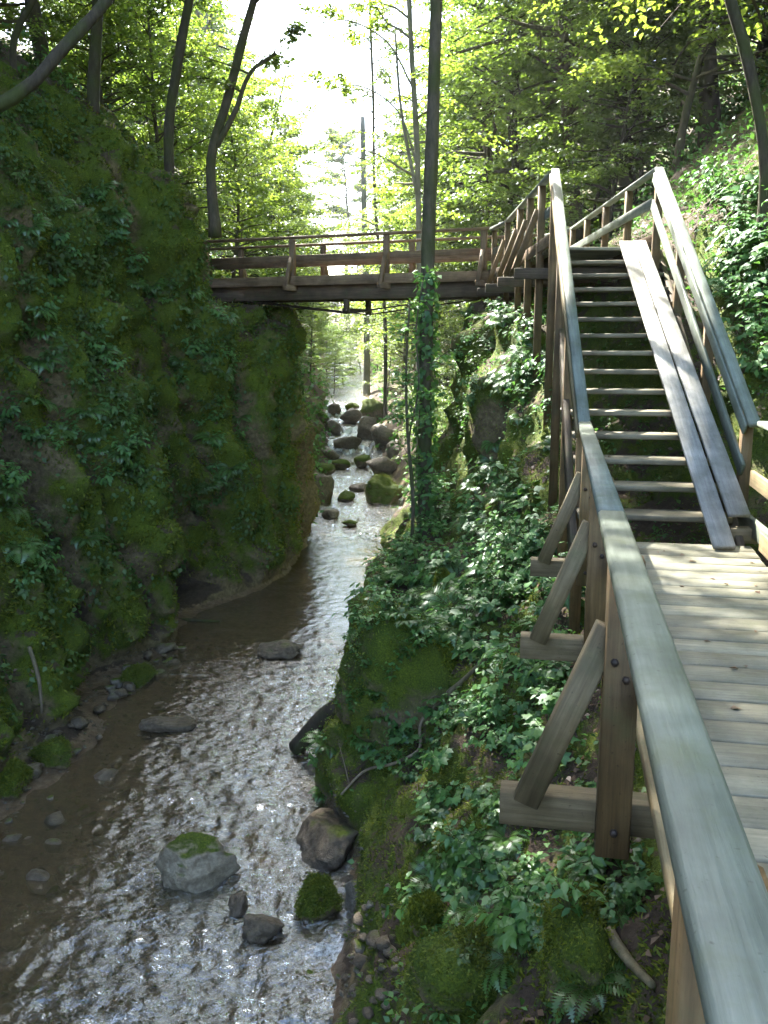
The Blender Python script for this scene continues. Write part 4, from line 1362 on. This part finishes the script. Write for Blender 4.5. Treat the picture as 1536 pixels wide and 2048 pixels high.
# fallen leaves
wgt = ((((cellT < 3.4) | (cellT > 15)) & (cellC[..., 1] < 40)) | ((cellT < 7.5) & (cellT > 6))) * (sm(clump2, 0, .35) + .05) * sm(cellN[..., 2], .3, .6) * sm(cellH, .1, .4) / np.maximum(cellD, 5) ** 1.5
P_, N_ = sample(wgt, 30000, r1)
mb = MB()
D = nrm(np.cross(N_, rdir(len(P_), r1)))
L_ = (.04 + .045 * r1.random(len(P_))) * np.clip(np.linalg.norm(P_, axis=1) / 14, .8, 2)
leaf_diamonds(mb, P_ + N_ * (.012 + .02 * r1.random((len(P_), 1))), D, nrm(N_ + r1.normal(size=P_.shape) * .25), L_, L_ * .6)
stuff('leaf_litter', mb, LITTER, 'brown fallen leaves scattered over the slopes', 'leaf litter')
# moss tufts
wgt = ((cellT > 13.4) & (cellT < 20.5) & (cellC[..., 1] > 3) & (cellC[..., 1] < 17)) * (sm(-clump + .3 * clump2, -.15, .3) + .03) * sm(cellH, .15, .5) / np.maximum(cellD, 3) ** 1.6
P_, N_ = sample(wgt, 120000, r1)
wgt = ((cellT < 7.9) & (cellT > 2.5) & (cellC[..., 1] > 8) & (cellC[..., 1] < 23)) * (1 - .85 * sm(cellR, .1, .5)) * (sm(-clump + .3 * clump2, -.2, .3) + .05) * sm(cellH, .2, .6)
P2, N2 = sample(wgt, 60000, r1)
P_, N_ = np.vstack([P_, P2]), np.vstack([N_, N2])
mb = MB()
D = nrm(N_ * .8 + r1.normal(size=P_.shape) * .6 + np.array([0, 0, -.25]))
L_ = .018 + .028 * r1.random(len(P_))
L_[120000:] *= 2.0
leaf_diamonds(mb, P_ - N_ * .004, D, rdir(len(P_), r1), L_, L_ * .35)
stuff('moss', mb, MOSS_BLADE, 'yellow-green moss tufts covering rocks and banks of the gorge', 'moss')

# ------------------------------------------------------------------ individual plants
def herb_proto(name, r_, nst, h, leaf, form, spread=.8, mat=None):
    mS, mL = MB(), MB()
    for k in range(nst):
        a = 2 * np.pi * (k + r_.random()) / nst
        out = np.array([math.cos(a), math.sin(a), 0])
        hh = h * (.6 + .5 * r_.random())
        rr = spread * h * (.35 + .65 * r_.random())
        t = np.linspace(0, 1, 6)[:, None]
        path = out * rr * t ** 1.3 + np.array([0, 0, hh]) * (1.5 * t - .5 * t ** 2) + r_.normal(size=(6, 3)) * .01
        tube(mS, path, np.linspace(.006, .002, 6) * (h / .35), 4, cap=False)
        m = r_.integers(5, 9)
        ts = np.linspace(.3, 1, m)
        C = np.array([path[min(int(q * 5), 5)] for q in ts]) + r_.normal(size=(m, 3)) * .012
        side = np.cross(out, [0, 0, 1])
        sg = np.where(np.arange(m) % 2 == 0, 1, -1)[:, None]
        D = nrm(side * sg * .9 + out * .7 + r_.normal(size=(m, 3)) * .25 + np.array([0, 0, -.15]))
        D[-1] = nrm(out + np.array([0, 0, -.2]))
        NN = nrm(np.array([0, 0, 1.0]) + out * .25 + r_.normal(size=(m, 3)) * .22)
        LL_ = leaf * (.65 + .6 * r_.random(m))
        if form == 'oval':
            leaf_ovals(mL, C, D, NN, LL_, LL_ * .55)
        elif form == 'lobed':
            leaf_lobed(mL, C[2:], D[2:], NN[2:], LL_[2:])
        else:   # three leaflets
            for da in (-.9, 0, .9):
                D2 = D * math.cos(da) + np.cross(NN, D) * math.sin(da)
                leaf_ovals(mL, C, D2, NN, LL_ * .8, LL_ * .5)
    o = empty(name, (0, 0, -200))
    link('stem', mS.mesh('stem', STEM, True), o)
    link('foliage', mL.mesh('foliage', mat or LEAF_PLANT), o)
    return o

def fern_proto(name, r_, nf, length):
    mS, mL = MB(), MB()
    for k in range(nf):
        a = 2 * np.pi * (k + .6 * r_.random()) / nf
        out = np.array([math.cos(a), math.sin(a), 0])
        Lf = length * (.7 + .5 * r_.random())
        t = np.linspace(0, 1, 16)[:, None]
        path = out * Lf * .85 * t + np.array([0, 0, Lf]) * (.75 * t - .72 * t ** 2)
        tube(mS, path, np.linspace(.005, .0015, 16), 4, cap=False)
        T_ = nrm(np.gradient(path, axis=0))
        side = np.cross(T_, [0, 0, 1.0])
        side = nrm(side)
        pr = Lf * .26 * np.sin(np.pi * np.clip(t[:, 0] * .92 + .1, 0, 1)) ** .8
        for sg in (-1, 1):
            D = nrm(side * sg + T_ * .45 + np.array([0, 0, -.12]))[1:]
            leaf_diamonds(mL, path[1:], D, nrm(np.cross(T_, side) * 1.0 + np.array([0, 0, .5]))[1:], pr[1:] + .01, np.full(15, Lf * .062), .08, .12)
    o = empty(name, (0, 0, -200))
    link('stem', mS.mesh('stem', STEM, True), o)
    link('foliage', mL.mesh('foliage', LEAF_FERN), o)
    return o

r2 = np.random.default_rng(77)
PP = {
 'oval': [herb_proto('leafy_plant', r2, 11, .32, .088, 'oval') for _ in range(3)],
 'tri': [herb_proto('bramble', r2, 8, .34, .078, 'tri', 1.0) for _ in range(3)],
 'lobed': [herb_proto('maple_seedling', r2, 6, .30, .115, 'lobed') for _ in range(2)],
 'small': [herb_proto('small_herb', r2, 8, .17, .06, 'oval') for _ in range(2)] + [herb_proto('small_herb', r2, 7, .16, .06, 'tri', .8, LEAF_FERN) for _ in range(2)],
 'fern': [fern_proto('fern', r2, 11, .42) for _ in range(2)],
 'trail': [herb_proto('trailing_plant', r2, 9, .28, .062, 'oval', 1.1, LEAF_IVY) for _ in range(3)],
}
pused = set()
prn = random.Random(99)
def plant(kind, loc, nn, label, cat, group, s=1.0):
    p = prn.choice(PP[kind])
    if p.name in pused:
        o = copy_tree(p)
    else:
        o = p
        pused.add(p.name)
    o.location = loc - nn * .02
    up = (Vector(nn) * .55 + Vector((0, 0, .75))).normalized()
    qt = up.to_track_quat('Z', 'Y')
    o.rotation_mode = 'QUATERNION'
    from mathutils import Quaternion
    o.rotation_quaternion = qt @ Quaternion((0, 0, 1), prn.uniform(0, 6.28))
    s *= prn.uniform(.75, 1.3)
    o.scale = (s, s, s)
    tag(o, label, cat, group)

def in_poly(x, y, poly):
    c = False
    j = len(poly) - 1
    for i in range(len(poly)):
        xi, yi = poly[i]
        xj, yj = poly[j]
        if (yi > y) != (yj > y) and x < (xj - xi) * (y - yi) / (yj - yi) + xi:
            c = not c
        j = i
    return c
def scatter(poly, n, kinds, group, smin=1.0, vmax=26):
    xs = [p[0] for p in poly]
    ys = [p[1] for p in poly]
    k = tries = 0
    while k < n and tries < n * 12:
        tries += 1
        x, y = prn.uniform(min(xs), max(xs)), prn.uniform(min(ys), max(ys))
        if not in_poly(x, y, poly):
            continue
        p, nn = hit(x, y)
        if p is None or p.y > vmax or p.z < float(zwat(p.y)) + .25:
            continue
        if p.x < -2 and min(abs(p.y - vc + tl * (p.z + 1)) for vc, tl in ((12.3, .10), (16.0, .12))) < .55:
            continue
        kind, label, cat, sc_ = prn.choice(kinds)
        hz_ = p.z - float(zwat(p.y))
        lv = (' near the water', ' halfway up', ' near the top')[0 if hz_ < 1.5 else (1 if hz_ < 3.6 else 2)]
        plant(kind, p, nn, label + (lv if smin == 1.0 else ''), cat, group, sc_ * smin)
        k += 1

scatter([(870, 960), (1010, 960), (1110, 1060), (1160, 1230), (1000, 1300), (740, 1330), (700, 1250), (760, 1150), (820, 1080)], 110,
        [('oval', 'broad-leaved plant on the bank below the ivy-clad tree', 'plant', 1.15), ('tri', 'three-leafleted bramble on the bank below the ivy-clad tree', 'bramble', 1.1), ('fern', 'fern on the bank below the ivy-clad tree', 'fern', 1.0), ('lobed', 'maple seedling on the bank below the ivy-clad tree', 'seedling', 1.0)], 'plants below the ivy-clad tree')
scatter([(760, 1330), (1180, 1290), (1110, 1560), (850, 1560), (720, 1600), (690, 1450)], 64,
        [('oval', 'green leafy plant beside the timber brackets of the boardwalk', 'plant', .8), ('lobed', 'maple seedling with lobed leaves beside the timber brackets', 'seedling', .75), ('tri', 'low bramble beside the timber brackets of the boardwalk', 'bramble', .8), ('small', 'small herb beside the timber brackets of the boardwalk', 'herb', 1.1)], 'plants beside the brackets')
scatter([(830, 1600), (1240, 1600), (1280, 1800), (1150, 1900), (900, 1980), (800, 1750)], 80,
        [('small', 'small herb on the mossy foreground bank', 'herb', 1.0), ('small', 'small herb on the mossy foreground bank', 'herb', 1.2), ('lobed', 'bright maple seedling on the mossy foreground bank', 'seedling', .55), ('fern', 'bright green fern on the mossy foreground bank', 'fern', .5)], 'plants on the foreground bank')
scatter([(900, 600), (1110, 590), (1130, 900), (960, 930), (890, 800)], 42,
        [('trail', 'dark trailing plant on the rock below the landing', 'plant', 1.1), ('fern', 'fern growing from the rock below the landing', 'fern', .9), ('oval', 'leafy plant on the rock below the landing', 'plant', .9)], 'plants on the rock below the landing')
for poly, n in (([(60, 560), (200, 620), (240, 800), (300, 860), (330, 960), (180, 1000), (60, 800)], 40), ([(350, 560), (470, 640), (490, 1000), (400, 1050), (310, 900)], 44), ([(0, 800), (120, 900), (200, 1150), (60, 1250), (0, 1100)], 26), ([(20, 340), (330, 380), (400, 600), (150, 600), (0, 500)], 36)):
    scatter(poly, n, [('trail', 'dark trailing plant clinging to the mossy rock wall', 'plant', 1.0), ('oval', 'broad-leaved plant growing from the mossy rock wall', 'plant', .85), ('fern', 'small fern growing from the mossy rock wall', 'fern', .8)], 'plants on the rock wall')
scatter([(1400, 380), (1536, 380), (1536, 760), (1460, 720)], 30,
        [('oval', 'broad-leaved plant on the slope beside the stairs', 'plant', 1.2), ('tri', 'bramble on the slope beside the stairs', 'bramble', 1.3), ('lobed', 'maple seedling on the slope beside the stairs', 'seedling', 1.2)], 'plants beside the stairs')

# ------------------------------------------------------------------ rocks
def rock_mesh(seed, mat, nlat=14, nlon=20, flat=.0, cuts=7):
    r_ = np.random.default_rng(seed)
    th = np.linspace(0, np.pi, nlat)[1:-1]
    ph = np.linspace(0, 2 * np.pi, nlon, endpoint=False)
    V = np.stack([np.sin(th)[:, None] * np.cos(ph)[None], np.sin(th)[:, None] * np.sin(ph)[None], np.cos(th)[:, None] + 0 * ph[None]], -1).reshape(-1, 3)
    V = np.vstack([V, [0, 0, 1], [0, 0, -1]])
    for _ in range(cuts):
        nd = nrm(r_.normal(size=3))
        dd = .5 + .3 * r_.random()
        ex = np.maximum(0, V @ nd - dd)
        V = V - ex[:, None] * nd * .85
    V = V * (1 + .34 * fbm(V * 1.5 + seed, 3, seed) + .13 * (1 - 2 * np.abs(fbm(V * 3.2 + seed, 3, seed + 5))) + .06 * fbm(V * 9 + seed, 3, seed + 8))[:, None]
    n, m = nlat - 2, nlon
    i = np.arange(n - 1)[:, None] * m
    j = np.arange(m)[None]
    q = np.stack([i + j, i + m + j, i + m + (j + 1) % m, i + (j + 1) % m], -1).reshape(-1, 4)
    jj = np.arange(m)
    tp = np.stack([np.full(m, n * m), jj, (jj + 1) % m], -1)
    bt = np.stack([np.full(m, n * m + 1), (n - 1) * m + (jj + 1) % m, (n - 1) * m + jj], -1)
    return mesh_np('stone', V, [np.vstack([tp, bt]), q], mat, True)

def boulder(name, label, px, py, wpx, hpx, mat, seed, depth=1.0, water=True, sink=.35, cat='boulder', group=None, rot=None, hi=True, plants=0):
    """a rock whose foot is at the photo pixel (px, py) and that spans wpx by hpx photo pixels"""
    if water:
        q = hit_water(px, py)
    else:
        p, nn = hit(px, py)
        q = np.array(p)
    d = math.sqrt(q[0] ** 2 + q[1] ** 2 + (q[2] - EYE) ** 2)
    sx = wpx / FPX * d / 2
    sz = hpx / FPX * d / 2 * (1 + sink)
    me = rock_mesh(seed, mat, *((30, 44) if hi else (12, 16)))
    o = link(name, me, loc=(q[0], q[1] + sx * depth * .7, q[2] + sz * (1 - sink * 1.2)))
    o.scale = (sx, sx * depth, sz)
    o.rotation_euler = (0, 0, rot if rot is not None else seed * 1.3)
    tag(o, label, cat, group)
    if mat is ROCK_MOSS and hi:       # soft moss tufts over the top
        nv_ = len(me.vertices)
        co = np.empty(nv_ * 3, np.float32)
        no = np.empty(nv_ * 3, np.float32)
        me.vertices.foreach_get('co', co)
        me.vertices.foreach_get('normal', no)
        co, no = co.reshape(-1, 3), no.reshape(-1, 3)
        r_ = np.random.default_rng(seed)
        kk_ = r_.integers(0, nv_, 12000)
        kk_ = kk_[no[kk_, 2] > -.25]
        Pm = co[kk_] + r_.normal(size=(len(kk_), 3)) * .07
        Lm = (.014 + .022 * r_.random(len(kk_))) / sx
        mbm = MB()
        leaf_diamonds(mbm, Pm, nrm(no[kk_] * .5 + r_.normal(size=Pm.shape) * .7), rdir(len(kk_), r_), Lm, Lm * .4)
        mo = link('moss', mbm.mesh('moss', MOSS_BLADE), o)
        mo['kind'] = 'stuff'
    if plants:
        mw = Matrix.LocRotScale(o.location, o.rotation_euler.to_quaternion(), o.scale)
        vv_ = [x for x in me.vertices if (mw.to_3x3().inverted().transposed() @ x.normal).normalized().z > -.2 and (mw.to_3x3().inverted().transposed() @ x.normal).y < .3]
        for _ in range(plants):
            x = prn.choice(vv_)
            plant(prn.choice(['trail', 'small', 'oval', 'fern']), mw @ x.co, Vector((0, 0, 1)).lerp(x.normal, .5), 'small leafy plant growing on the ' + label, 'plant', 'plants on the boulders', .6)
    return o

boulder('boulder', 'pale flat-topped boulder standing in the middle of the rippling stream', 385, 1790, 150, 74, ROCK_PALE, 331, .8, rot=.4)
boulder('boulder', 'large mossy boulder bulging from the bank into the stream', 800, 1440, 250, 200, ROCK_MOSS, 326, .9, water=False, sink=.55, plants=52)
boulder('boulder', 'rounded moss-covered boulder beside the driftwood log', 715, 1620, 185, 160, ROCK_MOSS, 303, .8, water=True, sink=.35, plants=10)
boulder('slab', 'flat brown slab of rock at the edge of the stream', 655, 1730, 180, 52, ROCK_WET, 304, 1.0, sink=.6)
boulder('stone', 'mossy stone below the flat brown slab at the water edge', 640, 1845, 80, 60, ROCK_MOSS, 305, .9, cat='stone')
boulder('stone', 'grey stone beside the mossy stone at the water edge', 715, 1840, 75, 60, ROCK_BARE, 306, .9, cat='stone')
boulder('stone', 'dark wet rock in the calm pool by the bank', 556, 1318, 84, 28, ROCK_WET, 307, .8, cat='stone')
boulder('stone', 'low dark stone just downstream of the pale boulder', 478, 1838, 46, 36, ROCK_WET, 308, .8, cat='stone')
boulder('stone', 'dark angular stone breaking the white water below the pale boulder', 520, 1890, 80, 44, ROCK_WET, 309, .7, cat='stone')
boulder('stone', 'greenish stone in the shallows near the rock wall', 275, 1375, 60, 34, ROCK_MOSS, 310, .8, cat='stone')
boulder('stone', 'pale wet stone at the foot of the rock wall', 285, 1285, 48, 30, ROCK_BARE, 311, .8, cat='stone')
boulder('stone', 'mossy stone on the muddy shore below the rock wall', 95, 1545, 75, 50, ROCK_MOSS, 312, .8, cat='stone')
boulder('stone', 'dark mossy stone on the muddy shore beside the bank', 20, 1600, 70, 50, ROCK_MOSS, 313, .8, cat='stone')
boulder('stone', 'long dark stone lying in the shallow brown water', 330, 1468, 100, 24, ROCK_WET, 314, .5, cat='stone', rot=.3)
boulder('stone', 'reddish stone in the sunlit shallows by the sapling', 755, 1146, 62, 26, ROCK_BARE, 315, .7, cat='stone')
boulder('boulder', 'dark boulder at the end of the rock wall point', 640, 1010, 50, 55, ROCK_WET, 316, 1.0)
boulder('boulder', 'mossy boulder in the stream upstream of the ivy-clad tree', 770, 1010, 74, 52, ROCK_MOSS, 317, 1.0)
boulder('stone', 'square mossy stone on the bank under the brackets', 895, 1370, 60, 70, ROCK_MOSS, 318, .9, water=False, cat='stone')
boulder('stone', 'yellow mossy stone poking out of the foreground bank', 850, 1890, 70, 70, ROCK_MOSS, 319, .9, water=False, cat='stone')
boulder('boulder', 'broad yellow-mossed rock on the foreground bank below the post', 1190, 1960, 260, 120, ROCK_MOSS, 320, .8, water=False, sink=.7, plants=5)
boulder('boulder', 'mossy rock in the foreground bank beside the stream', 960, 2040, 240, 110, ROCK_MOSS, 321, .8, water=False, sink=.7, plants=5)
boulder('stone', 'small yellow mossy stone among the leaves below the tree', 888, 1185, 36, 40, ROCK_MOSS, 322, .9, water=False, cat='stone')
casc = [(650, 960, 50, 30), (760, 955, 56, 40), (790, 930, 50, 50), (680, 940, 36, 20), (655, 925, 44, 30), (690, 905, 54, 34), (725, 935, 40, 26), (665, 870, 40, 28), (700, 850, 46, 30), (640, 850, 40, 24), (735, 880, 60, 44), (770, 900, 60, 50), (690, 1005, 40, 20), (720, 985, 38, 18), (660, 1040, 40, 18), (700, 1055, 34, 14), (745, 1000, 36, 26), (630, 905, 36, 34), (750, 840, 60, 40), (620, 870, 30, 40), (670, 830, 30, 22), (705, 825, 30, 20)]
for k, (x, y, a, b) in enumerate(casc):
    boulder('boulder', 'dark wet boulder in the cascade upstream of the footbridge', x, y, a, b, ROCK_WET if k % 3 else ROCK_MOSS, 340 + k, .9, sink=.1, group='boulders in the cascade', hi=False)

# stones of the stream bed and shores: shared shapes
smesh = [rock_mesh(400 + k, m_, 10, 14) for k, m_ in enumerate([ROCK_WET, ROCK_WET, ROCK_WET, ROCK_BARE, ROCK_BARE, ROCK_WET])]
def small_stones(n, poly, group, label, lo, hi_, dz=.0):
    xs = [p[0] for p in poly]
    ys = [p[1] for p in poly]
    k = 0
    while k < n:
        x, y = prn.uniform(min(xs), max(xs)), prn.uniform(min(ys), max(ys))
        if not in_poly(x, y, poly):
            continue
        k += 1
        p, nn = hit(x, y)
        sz_ = lo + (hi_ - lo) * prn.random() ** 2.2
        o = link('stone', prn.choice(smesh), loc=(p.x, p.y, p.z + sz_ * .25 + dz))
        o.scale = (sz_, sz_ * prn.uniform(.6, .9), sz_ * prn.uniform(.4, .65))
        o.rotation_euler = (prn.uniform(-.2, .2), prn.uniform(-.2, .2), prn.uniform(0, 6.28))
        tag(o, label, 'stone', group)
small_stones(110, [(0, 1640), (160, 1460), (330, 1300), (640, 1330), (640, 1560), (560, 1640), (600, 1800), (640, 2040), (0, 2040)], 'stones in the stream', 'wet brown stone lying in the rippling shallow stream', .05, .17, .045)
small_stones(60, [(600, 1820), (760, 1700), (820, 1900), (900, 2048), (560, 2048)], 'stones on the pebbly margin', 'small stone on the pebbly margin of the near bank', .03, .09)
small_stones(46, [(20, 1560), (140, 1440), (330, 1270), (420, 1290), (200, 1450), (60, 1600)], 'stones on the muddy shore', 'small muddy stone on the shore below the rock wall', .05, .17, .02)
# gravel
wgt = ((cellT > 6.6) & (cellT < 14.3) & (cellC[..., 1] > 4.5) & (cellC[..., 1] < 15)) * sm(cellH, .6, .1) * (sm(clump2, -.1, .3) + .2) / np.maximum(cellD, 4) ** 1.2
P_, N_ = sample(wgt, 5000, r1)
mb = MB()
oct_v = np.array([(1, 0, 0), (-1, 0, 0), (0, 1, 0), (0, -1, 0), (0, 0, .6), (0, 0, -.6)], float)
oct_f = np.array([(0, 2, 4), (2, 1, 4), (1, 3, 4), (3, 0, 4), (2, 0, 5), (1, 2, 5), (3, 1, 5), (0, 3, 5)])
sz = (.012 + .03 * r1.random(len(P_)) ** 2)[:, None, None]
ang = r1.random(len(P_)) * 6.28
rot = np.stack([np.stack([np.cos(ang), -np.sin(ang), 0 * ang], -1), np.stack([np.sin(ang), np.cos(ang), 0 * ang], -1), np.stack([0 * ang, 0 * ang, 1 + 0 * ang], -1)], 1)
V = np.einsum('nij,kj->nki', rot, oct_v) * sz * (1 + .3 * r1.normal(size=(len(P_), 6, 1))) + P_[:, None, :] + np.array([0, 0, .01])
mb.add(V.reshape(-1, 3), (np.arange(len(P_))[:, None, None] * 6 + oct_f[None]).reshape(-1, 3))
stuff('gravel', mb, ROCK_BARE, 'wet gravel along the edges of the stream', 'gravel')

# ------------------------------------------------------------------ driftwood and fallen branches
def stick(name, label, pts, rad, mat, cat, lift=.04, water=False, seed=1, twigs=0):
    P = []
    for x, y in pts:
        if water:
            P.append(hit_water(x, y) + np.array([0, 0, lift]))
        else:
            p, nn = hit(x, y)
            P.append(np.array(p) + np.array(nn) * lift)
    P = smooth_path(P, 8 + 4 * len(P))
    base = P[0].copy()
    P -= base
    mb = MB()
    tube(mb, P, np.linspace(rad, rad * .55, len(P)), 10, .25, seed)
    r_ = np.random.default_rng(seed)
    for k in range(twigs):
        a = P[r_.integers(4, len(P) - 2)]
        d = nrm(r_.normal(size=3) + np.array([0, -.2, .7]))
        tube(mb, smooth_path([a, a + d * .2, a + d * .4 + r_.normal(size=3) * .06], 6), np.linspace(rad * .4, rad * .1, 6), 5)
    o = link(name, mb.mesh(name, mat, True), loc=base)
    tag(o, label, cat)
a = hit_water(592, 1505)
b = np.array(hit(720, 1405)[0]) + np.array([0, 0, .1])
mb = MB()
P = smooth_path([a + np.array([0, 0, .06]), (a + b) / 2 + np.array([0, 0, .12]), b], 14) - a
tube(mb, P, np.linspace(.10, .13, 14), 14, .2, 4)
tag(link('driftwood_log', mb.mesh('driftwood_log', BARK_DARK, True), loc=a), 'dark wet log sticking out of the bank into the stream', 'log')
stick('fallen_branch', 'long crooked fallen branch lying across the plants on the bank', [(1000, 1300), (955, 1345), (900, 1400), (850, 1450), (842, 1500), (800, 1532), (728, 1556), (690, 1592)], .022, DEADWOOD, 'branch', .07, seed=11, twigs=4)
stick('fallen_branch', 'thin dead branch leaning on the muddy shore below the rock wall', [(60, 1290), (75, 1350), (85, 1420)], .03, DEADWOOD, 'branch', .06, seed=12)
stick('fallen_branch', 'dark branch lying at the foot of the rock wall in the calm water', [(330, 1240), (370, 1243), (440, 1246)], .04, BARK_DARK, 'branch', .03, water=True, seed=13)
stick('fallen_branch', 'short dead branch below the square mossy stone', [(880, 1400), (930, 1360), (985, 1310)], .016, DEADWOOD, 'branch', .05, seed=14, twigs=2)
stick('fallen_branch', 'sunlit broken branch on the foreground bank beside the post', [(1230, 1870), (1270, 1925), (1315, 1975)], .03, DEADWOOD, 'branch', .04, seed=15)
for p in list(protos) + [q for l in PP.values() for q in l]:
    if p.location.z < -150:
        for c in list(p.children):
            bpy.data.objects.remove(c)
        bpy.data.objects.remove(p)

# leaves blown onto the timber
rl = np.random.default_rng(303)
Cs, Ns = [], []
for _ in range(70):
    q = BW(.5 + .95 * rl.random() ** .6, .8 + 6.3 * rl.random(), .006)
    Cs.append(q)
for _ in range(34):
    k = rl.integers(0, 14)
    Cs.append(SW(-.5 + 1.0 * rl.random(), k + .15 + .6 * rl.random(), (k + 1) * STR + .006))
C = np.array(Cs)
mb = MB()
L_ = .025 + .04 * rl.random(len(C))
leaf_diamonds(mb, C, nrm(np.c_[rl.normal(size=(len(C), 2)), .05 * np.ones(len(C))]), nrm(np.array([0, 0, 1.0]) + .2 * rl.normal(size=C.shape)), L_, L_ * .6)
stuff('fallen_leaves', mb, LITTER, 'dry leaves blown onto the boardwalk and stair treads', 'leaves')

# ------------------------------------------------------------------ haze in the gorge air
def haze_box(x0, x1, y0, y1, z0, z1, dens):
    V = np.array([(x, y, z) for z in (z0, z1) for x, y in ((x0, y0), (x1, y0), (x1, y1), (x0, y1))], float)
    F = np.array([(3, 2, 1, 0), (4, 5, 6, 7), (0, 1, 5, 4), (1, 2, 6, 5), (2, 3, 7, 6), (3, 0, 4, 7)])
    m, n, l = new_mat('haze')
    pv = N(n, 'ShaderNodeVolumePrincipled')
    pv.inputs['Color'].default_value = (.93, .97, 1.0, 1)
    pv.inputs['Density'].default_value = dens
    pv.inputs['Anisotropy'].default_value = .35
    o = N(n, 'ShaderNodeOutputMaterial')
    l.new(pv.outputs[0], o.inputs['Volume'])
    ob = link('haze', mesh_np('haze', V, [F], m))
    tag(ob, 'thin sunlit haze filling the air of the gorge', 'haze', kind='stuff')
haze_box(-60, 60, -16, 116, -6, 62, .0004)
